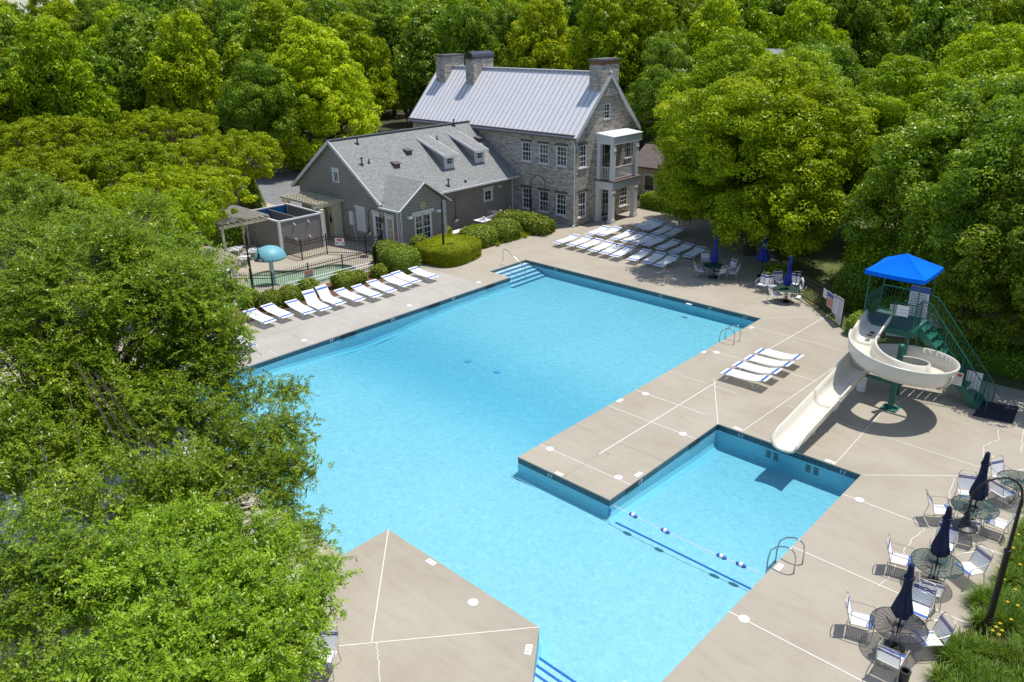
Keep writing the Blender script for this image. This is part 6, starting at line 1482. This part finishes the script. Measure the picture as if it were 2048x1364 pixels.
# ---- clipped shrubs: solid dark core plus a skin of leaves
def shrub(name, x, y, rx, ry, h, label, mat='L_hedge', n=9000, size=.05, sq=2.6, rz=0, group=None, fuzz=.05, cat='shrub', zf=2.4, proto=None):
    rng = np.random.default_rng(int(abs(x*37+y*91))+n)
    u = rng.uniform(0, 2*pi, n); v = np.arccos(rng.uniform(-.15, 1, n)) if sq < 4 else np.arccos(rng.uniform(-.1, 1, n))
    def sup(a, e): return np.sign(a)*np.abs(a)**(2/e)
    cv, sv = np.cos(v), np.sin(v)
    nx, ny, nz = sup(np.cos(u), sq)*sup(sv, zf), sup(np.sin(u), sq)*sup(sv, zf), sup(cv, zf)
    B = np.stack([nx*rx, ny*ry, h*.5+nz*h*.5], 1)
    B = np.where((rng.uniform(size=n) < .35)[:, None] & (sv > .6)[:, None], np.stack([nx*rx, ny*ry, rng.uniform(.03, .6, n)*h], 1), B)
    Nn = unit(np.stack([nx/rx, ny/ry, nz/(h*.5)], 1))
    B = B+Nn*(rng.normal(size=n)*fuzz+.04*np.sin(3.1*B[:, 0]+1.7*x)*np.cos(2.7*B[:, 1]))[:, None]
    Nl = unit(Nn+rng.normal(size=(n, 3))*.5); D = unit(np.cross(Nl, rng.normal(size=(n, 3)))); Sd = np.cross(Nl, D)
    s = size*1.3*rng.uniform(.7, 1.4, n); V, F = leaf_quads(B, D, Sd, s, s*.6); r = np.clip(rng.uniform(0, 1, n)**.8, 0, 1)
    # core
    k, m = 24, 8; cvs = []; cf = []
    for i in range(m+1):
        vv = -.2+(pi/2+.2)*i/m
        for j in range(k):
            uu = 2*pi*j/k; f = lambda a, e: math.copysign(abs(a)**(2/e), a); cvs.append((.94*rx*f(cos(uu), sq)*f(cos(vv), zf), .94*ry*f(sin(uu), sq)*f(cos(vv), zf), h*.5+.47*h*f(sin(vv), zf)))
    for j in range(k): cvs.append((cvs[j][0]*.97, cvs[j][1]*.97, 0.0))
    for i in range(m): cf += [(i*k+j, i*k+(j+1) % k, (i+1)*k+(j+1) % k, (i+1)*k+j) for j in range(k)]
    q = (m+1)*k; cf += [(q+j, q+(j+1) % k, (j+1) % k, j) for j in range(k)]
    V2 = np.concatenate([V, np.array(cvs)]); F2 = np.concatenate([F, np.array(cf)+len(V)]); r2 = np.concatenate([r, np.full(len(cf), .25)])
    o = bpy.data.objects.new(name, npmesh(name, V2, F2, mat, r2)); COL.objects.link(o); o.location = (x, y, 0.0); o.rotation_euler = (0, 0, rz); tag(o, label, cat, group); return o
def sp(px, py, z=0): p = at(px, py, z); return p.x, p.y
GS = 'small clipped round shrubs along the lounger row'
for (px, py, r, h, lb) in ((500, 605, .52, .92, 'clipped round shrub nearest the foreground tree, behind the loungers'), (546, 608, .50, .9, 'clipped round shrub in front of the fence post, second from the tree'), (583, 600, .52, .95, 'clipped round shrub third from the tree, behind the half raised lounger'),
        (619, 586, .55, 1.0, 'clipped round shrub just behind the upright lounger'), (690, 567, .66, .9, 'clipped shrub between two fence posts, bushier than its neighbours'), (719, 558, .42, .62, 'low clipped shrub touching the bushier one')):
    x, y = sp(px, py-2, .3); x -= .1; shrub('round_shrub', x, y, r, r, h, lb, n=5200, size=.05, group=GS)
shrub('round_shrub', *sp(757, 546, .2), .45, .4, .55, 'loose low shrub at the foot of the gate post', n=2200, size=.07, fuzz=.1, sq=2)
x, y = sp(800, 520, .6); shrub('hedge_shrub', x, y, 1.15, 1.0, 1.45, 'large rounded speckled shrub beside the gate lamp post', n=14000, size=.055, sq=2.8)
x, y = sp(775, 502, .8); shrub('hedge_shrub', x-.2, y+.1, .85, .8, 1.35, 'speckled shrub tucked behind the large rounded one', n=8000, size=.055, sq=2.8)
x, y = sp(897, 497, .62); shrub('hedge', x, y, 1.75, 1.95, 1.15, 'broad flat-topped lime green hedge block around a lamp post', mat='L_lime', n=42000, size=.045, sq=3.2, fuzz=.02, cat='hedge', zf=4.5, rz=.2)
x, y = sp(832, 482, .6); shrub('round_shrub', x-.25, y, .85, .75, 1.1, 'variegated shrub below the double window', n=8000, size=.06, sq=2.4)
x, y = sp(884, 466, .6); shrub('round_shrub', x-.3, y+.2, .7, .7, .95, 'pale tipped shrub behind the lime hedge', n=6000, size=.06, sq=2.3)
for (px, py, rx, ry, h, lb) in ((957, 473, 1.15, 1.15, 1.15, 'round clipped bush first right of the lime hedge'), (1004, 462, 1.15, 1.15, 1.2, 'round clipped bush second right of the lime hedge')):
    x, y = sp(px, py, .5); shrub('round_shrub', x, y, rx, ry, h, lb, n=14000, size=.075, sq=2.6, fuzz=.06, group='big round bushes by the siding wall')
x, y = sp(1050, 443, .6); shrub('hedge', x-.1, y-.1, 2.3, .85, 1.15, 'long bright hedge under the stone house windows', n=26000, size=.085, sq=3, fuzz=.07, cat='hedge', rz=0.1, mat='L_hedge')
x, y = sp(1093, 452, .4); shrub('round_shrub', x, y, .55, .55, .85, 'dark shrub at the right end of the hedge under the windows', n=6000, size=.08, sq=2.6, mat='L_dark')
q0_ = sp(1000, 487); q1_ = sp(1085, 462)
rng = np.random.default_rng(3)
def blades(name, pts, n, ln, wd, mat, label, cat, group=None, kind=None, arch=.5, flowers=0, seed=1, up=1.0):
    """tufts of arching blades; pts list of (x,y,r)"""
    rng = np.random.default_rng(seed); Vs, Fs, rs = [], [], []; off = 0
    for (x, y, r) in pts:
        a = rng.uniform(0, 2*pi, n); q = np.sqrt(rng.uniform(0, 1, n))*r; bx_, by_ = q*np.cos(a)*.35, q*np.sin(a)*.35
        L = ln*rng.uniform(.55, 1.15, n); th = a+rng.normal(size=n)*.5; lean = rng.uniform(.1, arch, n)
        seg = 3; prev = np.stack([x+bx_, y+by_, np.zeros(n)], 1); side = np.stack([-np.sin(th), np.cos(th), np.zeros(n)], 1)
        ptsl = [prev]
        for s_ in range(seg):
            an = lean*(s_+.6)*1.1; st = np.stack([np.sin(an)*np.cos(th), np.sin(an)*np.sin(th), np.cos(an)*up], 1)*(L/seg)[:, None]; prev = prev+st; ptsl.append(prev)
        W = [wd, wd*.9, wd*.6, wd*.08]; vv = []
        for s_ in range(seg+1): vv += [ptsl[s_]-side*W[s_], ptsl[s_]+side*W[s_]]
        V = np.stack(vv, 1).reshape(-1, 3); m = 2*(seg+1); base = np.arange(n)[:, None]*m
        for s_ in range(seg): Fs.append(np.stack([base[:, 0]+2*s_, base[:, 0]+2*s_+1, base[:, 0]+2*s_+3, base[:, 0]+2*s_+2], 1)+off); rs.append(np.clip(rng.uniform(0, 1, n), 0, 1))
        Vs.append(V); off += len(V)
    o = bpy.data.objects.new(name, npmesh(name, np.concatenate(Vs), np.concatenate(Fs), mat, np.concatenate(rs))); COL.objects.link(o)
    if label: tag(o, label, cat, group)
    if kind: o['kind'] = kind
    return o
blades('ground_cover', [(q0_[0]+(q1_[0]-q0_[0])*t+rng.normal()*.15, q0_[1]+(q1_[1]-q0_[1])*t+rng.normal()*.2, .3) for t in np.linspace(0, 1, 26)], 60, .30, .016, 'L_lime', 'strip of low lime ground cover along the deck edge by the house', 'ground cover', kind='stuff', arch=.8)
# planting on the right: grasses and day lilies
gr = []
for i, (px, py, r, ln, lb) in enumerate(((1905, 1392, .4, .45, 'spiky ornamental grass clump at the bottom edge, left of the others'), (1935, 1340, .45, .5, 'wide ornamental grass clump at the bottom edge by the tables'), (1985, 1370, .45, .6, 'ornamental grass clump at the bottom edge towards the corner'),
        (1968, 1200, .45, .6, 'striped grass clump left of the lamp post foot'), (2010, 1240, .5, .65, 'striped grass clump right of the lamp post foot'), (2010, 1310, .45, .6, 'striped grass clump in the bottom right corner'), (1900, 1290, .4, .5, 'yellowish grass tuft between the tables and the lamp post'))):
    x, y = sp(px, py, .2)
    if i < 3 and py > 1340: x, y = sp(px, py+20, .2)
    blades('ornamental_grass', [(x, y, r)], 900, ln, .006, 'L_grass', lb, 'plant', 'ornamental grass clumps in the right bed', arch=.95, seed=i+5)
pts = []
ex_ = [p[0] for p in BEDE][::-1]; ey_ = [p[1] for p in BEDE][::-1]
for _ in range(230):
    y = rng.uniform(9, 24); e_ = np.interp(y, ey_, ex_); x = e_+.15+rng.uniform(0, 1)**1.3*2.2
    if math.hypot(x-at(1915, 1262).x, y-at(1915, 1262).y) > .55 and x < 1.5: pts.append((x, y, .28))
lil = blades('lily_bed', pts, 170, .55, .011, 'L_grass', 'mass of day lily leaves in the bed along the right edge', 'plants', kind='stuff', arch=.85, seed=4)
blades('low_foliage', [(p[0]+.2, p[1]+.1, .4) for p in pts[::2]], 160, .34, .02, 'L_front', 'broad green undergrowth between the day lilies', 'plants', kind='stuff', arch=1.0, seed=6)
fl = []; b = MB()
for (px, py) in ((2000, 1248), (1992, 1255), (2004, 1262), (2035, 1212), (2030, 1180), (2022, 1240), (2008, 1160), (2037, 1070), (1985, 1262), (2040, 1130), (2015, 1205), (2044, 1020), (2026, 1097), (1998, 1270)):
    p = at(px, py, .55)
    for k in range(6): a = k*pi/3; b.add([p, p+Vector((.026*cos(a-.4), .026*sin(a-.4), .03)), p+Vector((.048*cos(a), .048*sin(a), .025)), p+Vector((.026*cos(a+.4), .026*sin(a+.4), .03))], [(0, 1, 2, 3)])
tag(b.build('lily_flowers', 'yellow'), 'scattered yellow day lily blooms in the right bed', 'flowers', kind='stuff')
# hedges and bushes behind the fence and round the slide
x, y = sp(1708, 575, 1.0); shrub('holly_bush', x+.4, y, 1.15, 1.05, 2.1, 'dark rounded holly behind the notice boards', mat='L_dark', n=22000, size=.09, sq=2.3, fuzz=.10)
x, y = sp(1708, 648, .4); shrub('hedge', x+.25, y+.1, .5, .75, .95, 'low clipped yellow-green hedge beside the slide mouth', mat='L_hedge', n=9000, size=.05, sq=3, cat='hedge')
x, y = sp(1960, 700, .8); shrub('hedge', x+1.0, y+.6, 3.6, .9, 1.1, 'dark clipped hedge behind the slide stairs', mat='L_dark', n=24000, size=.07, sq=3.2, cat='hedge')
x, y = sp(1800, 640, .8); shrub('hedge', x-.2, y+1.8, 1.6, .8, 1.2, 'dark hedge under the slide platform', mat='L_dark', n=12000, size=.07, sq=3, cat='hedge')
x, y = sp(1745, 520, 1.7); shrub('spreading_shrub', x+.4, y+.3, 1.5, 1.2, 2.6, 'bright feathery shrub left of the blue slide canopy', mat='L_bright', n=16000, size=.13, sq=2, fuzz=.32)
x, y = sp(1550, 545, .3); shrub('round_shrub', x, y, .5, .5, .7, 'small shaded shrub between two folded blue parasols', mat='L_dark', n=3000, size=.08, sq=2, fuzz=.1)
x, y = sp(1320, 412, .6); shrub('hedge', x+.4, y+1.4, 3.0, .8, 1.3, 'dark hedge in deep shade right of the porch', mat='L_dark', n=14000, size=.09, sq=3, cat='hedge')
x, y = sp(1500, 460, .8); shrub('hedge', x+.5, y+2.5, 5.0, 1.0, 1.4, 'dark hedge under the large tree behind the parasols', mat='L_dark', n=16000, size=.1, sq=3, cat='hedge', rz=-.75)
for (px, py, lb) in ((472, 398, 'dark conical evergreen behind the weathered pergola, left one'), (505, 392, 'dark conical evergreen behind the weathered pergola, right one')):
    x, y = sp(px, py, 1.3)
    rngc = np.random.default_rng(int(px)); n = 5000; t = rngc.uniform(0, 1, n)**.7; a = rngc.uniform(0, 2*pi, n); rr = (1-t)*.95+.08
    C = np.stack([rr*np.cos(a), rr*np.sin(a), .1+t*3.0], 1)+rngc.normal(size=(n, 3))*.06; Nn = unit(np.stack([np.cos(a), np.sin(a), np.full(n, .5)], 1)+rngc.normal(size=(n, 3))*.5); D = unit(np.cross(Nn, rngc.normal(size=(n, 3))))
    s = .13*rngc.uniform(.7, 1.3, n); V, F = leaf_quads(C, D, np.cross(Nn, D), s, s*.6); root = empty('conifer', (x, y, 0), lb, 'tree', 'conical evergreens behind the pergola')
    cr = bpy.data.objects.new('crown', npmesh('crown', V, F, 'L_dark', rngc.uniform(0, 1, n))); COL.objects.link(cr); cr.parent = root; b = MB(); b.cyl(0, 0, 0, 2.6, .12, .03, 8); b.cyl(0, 0, .2, 2.9, .7, .05, 12); b.build('trunk', 'bark', root, world=False)
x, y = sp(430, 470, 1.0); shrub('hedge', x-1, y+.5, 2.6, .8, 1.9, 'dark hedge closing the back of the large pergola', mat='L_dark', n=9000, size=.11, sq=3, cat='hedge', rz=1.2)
# overhanging willow-like sprig at the right edge
x, y = sp(2030, 912, 1.6)
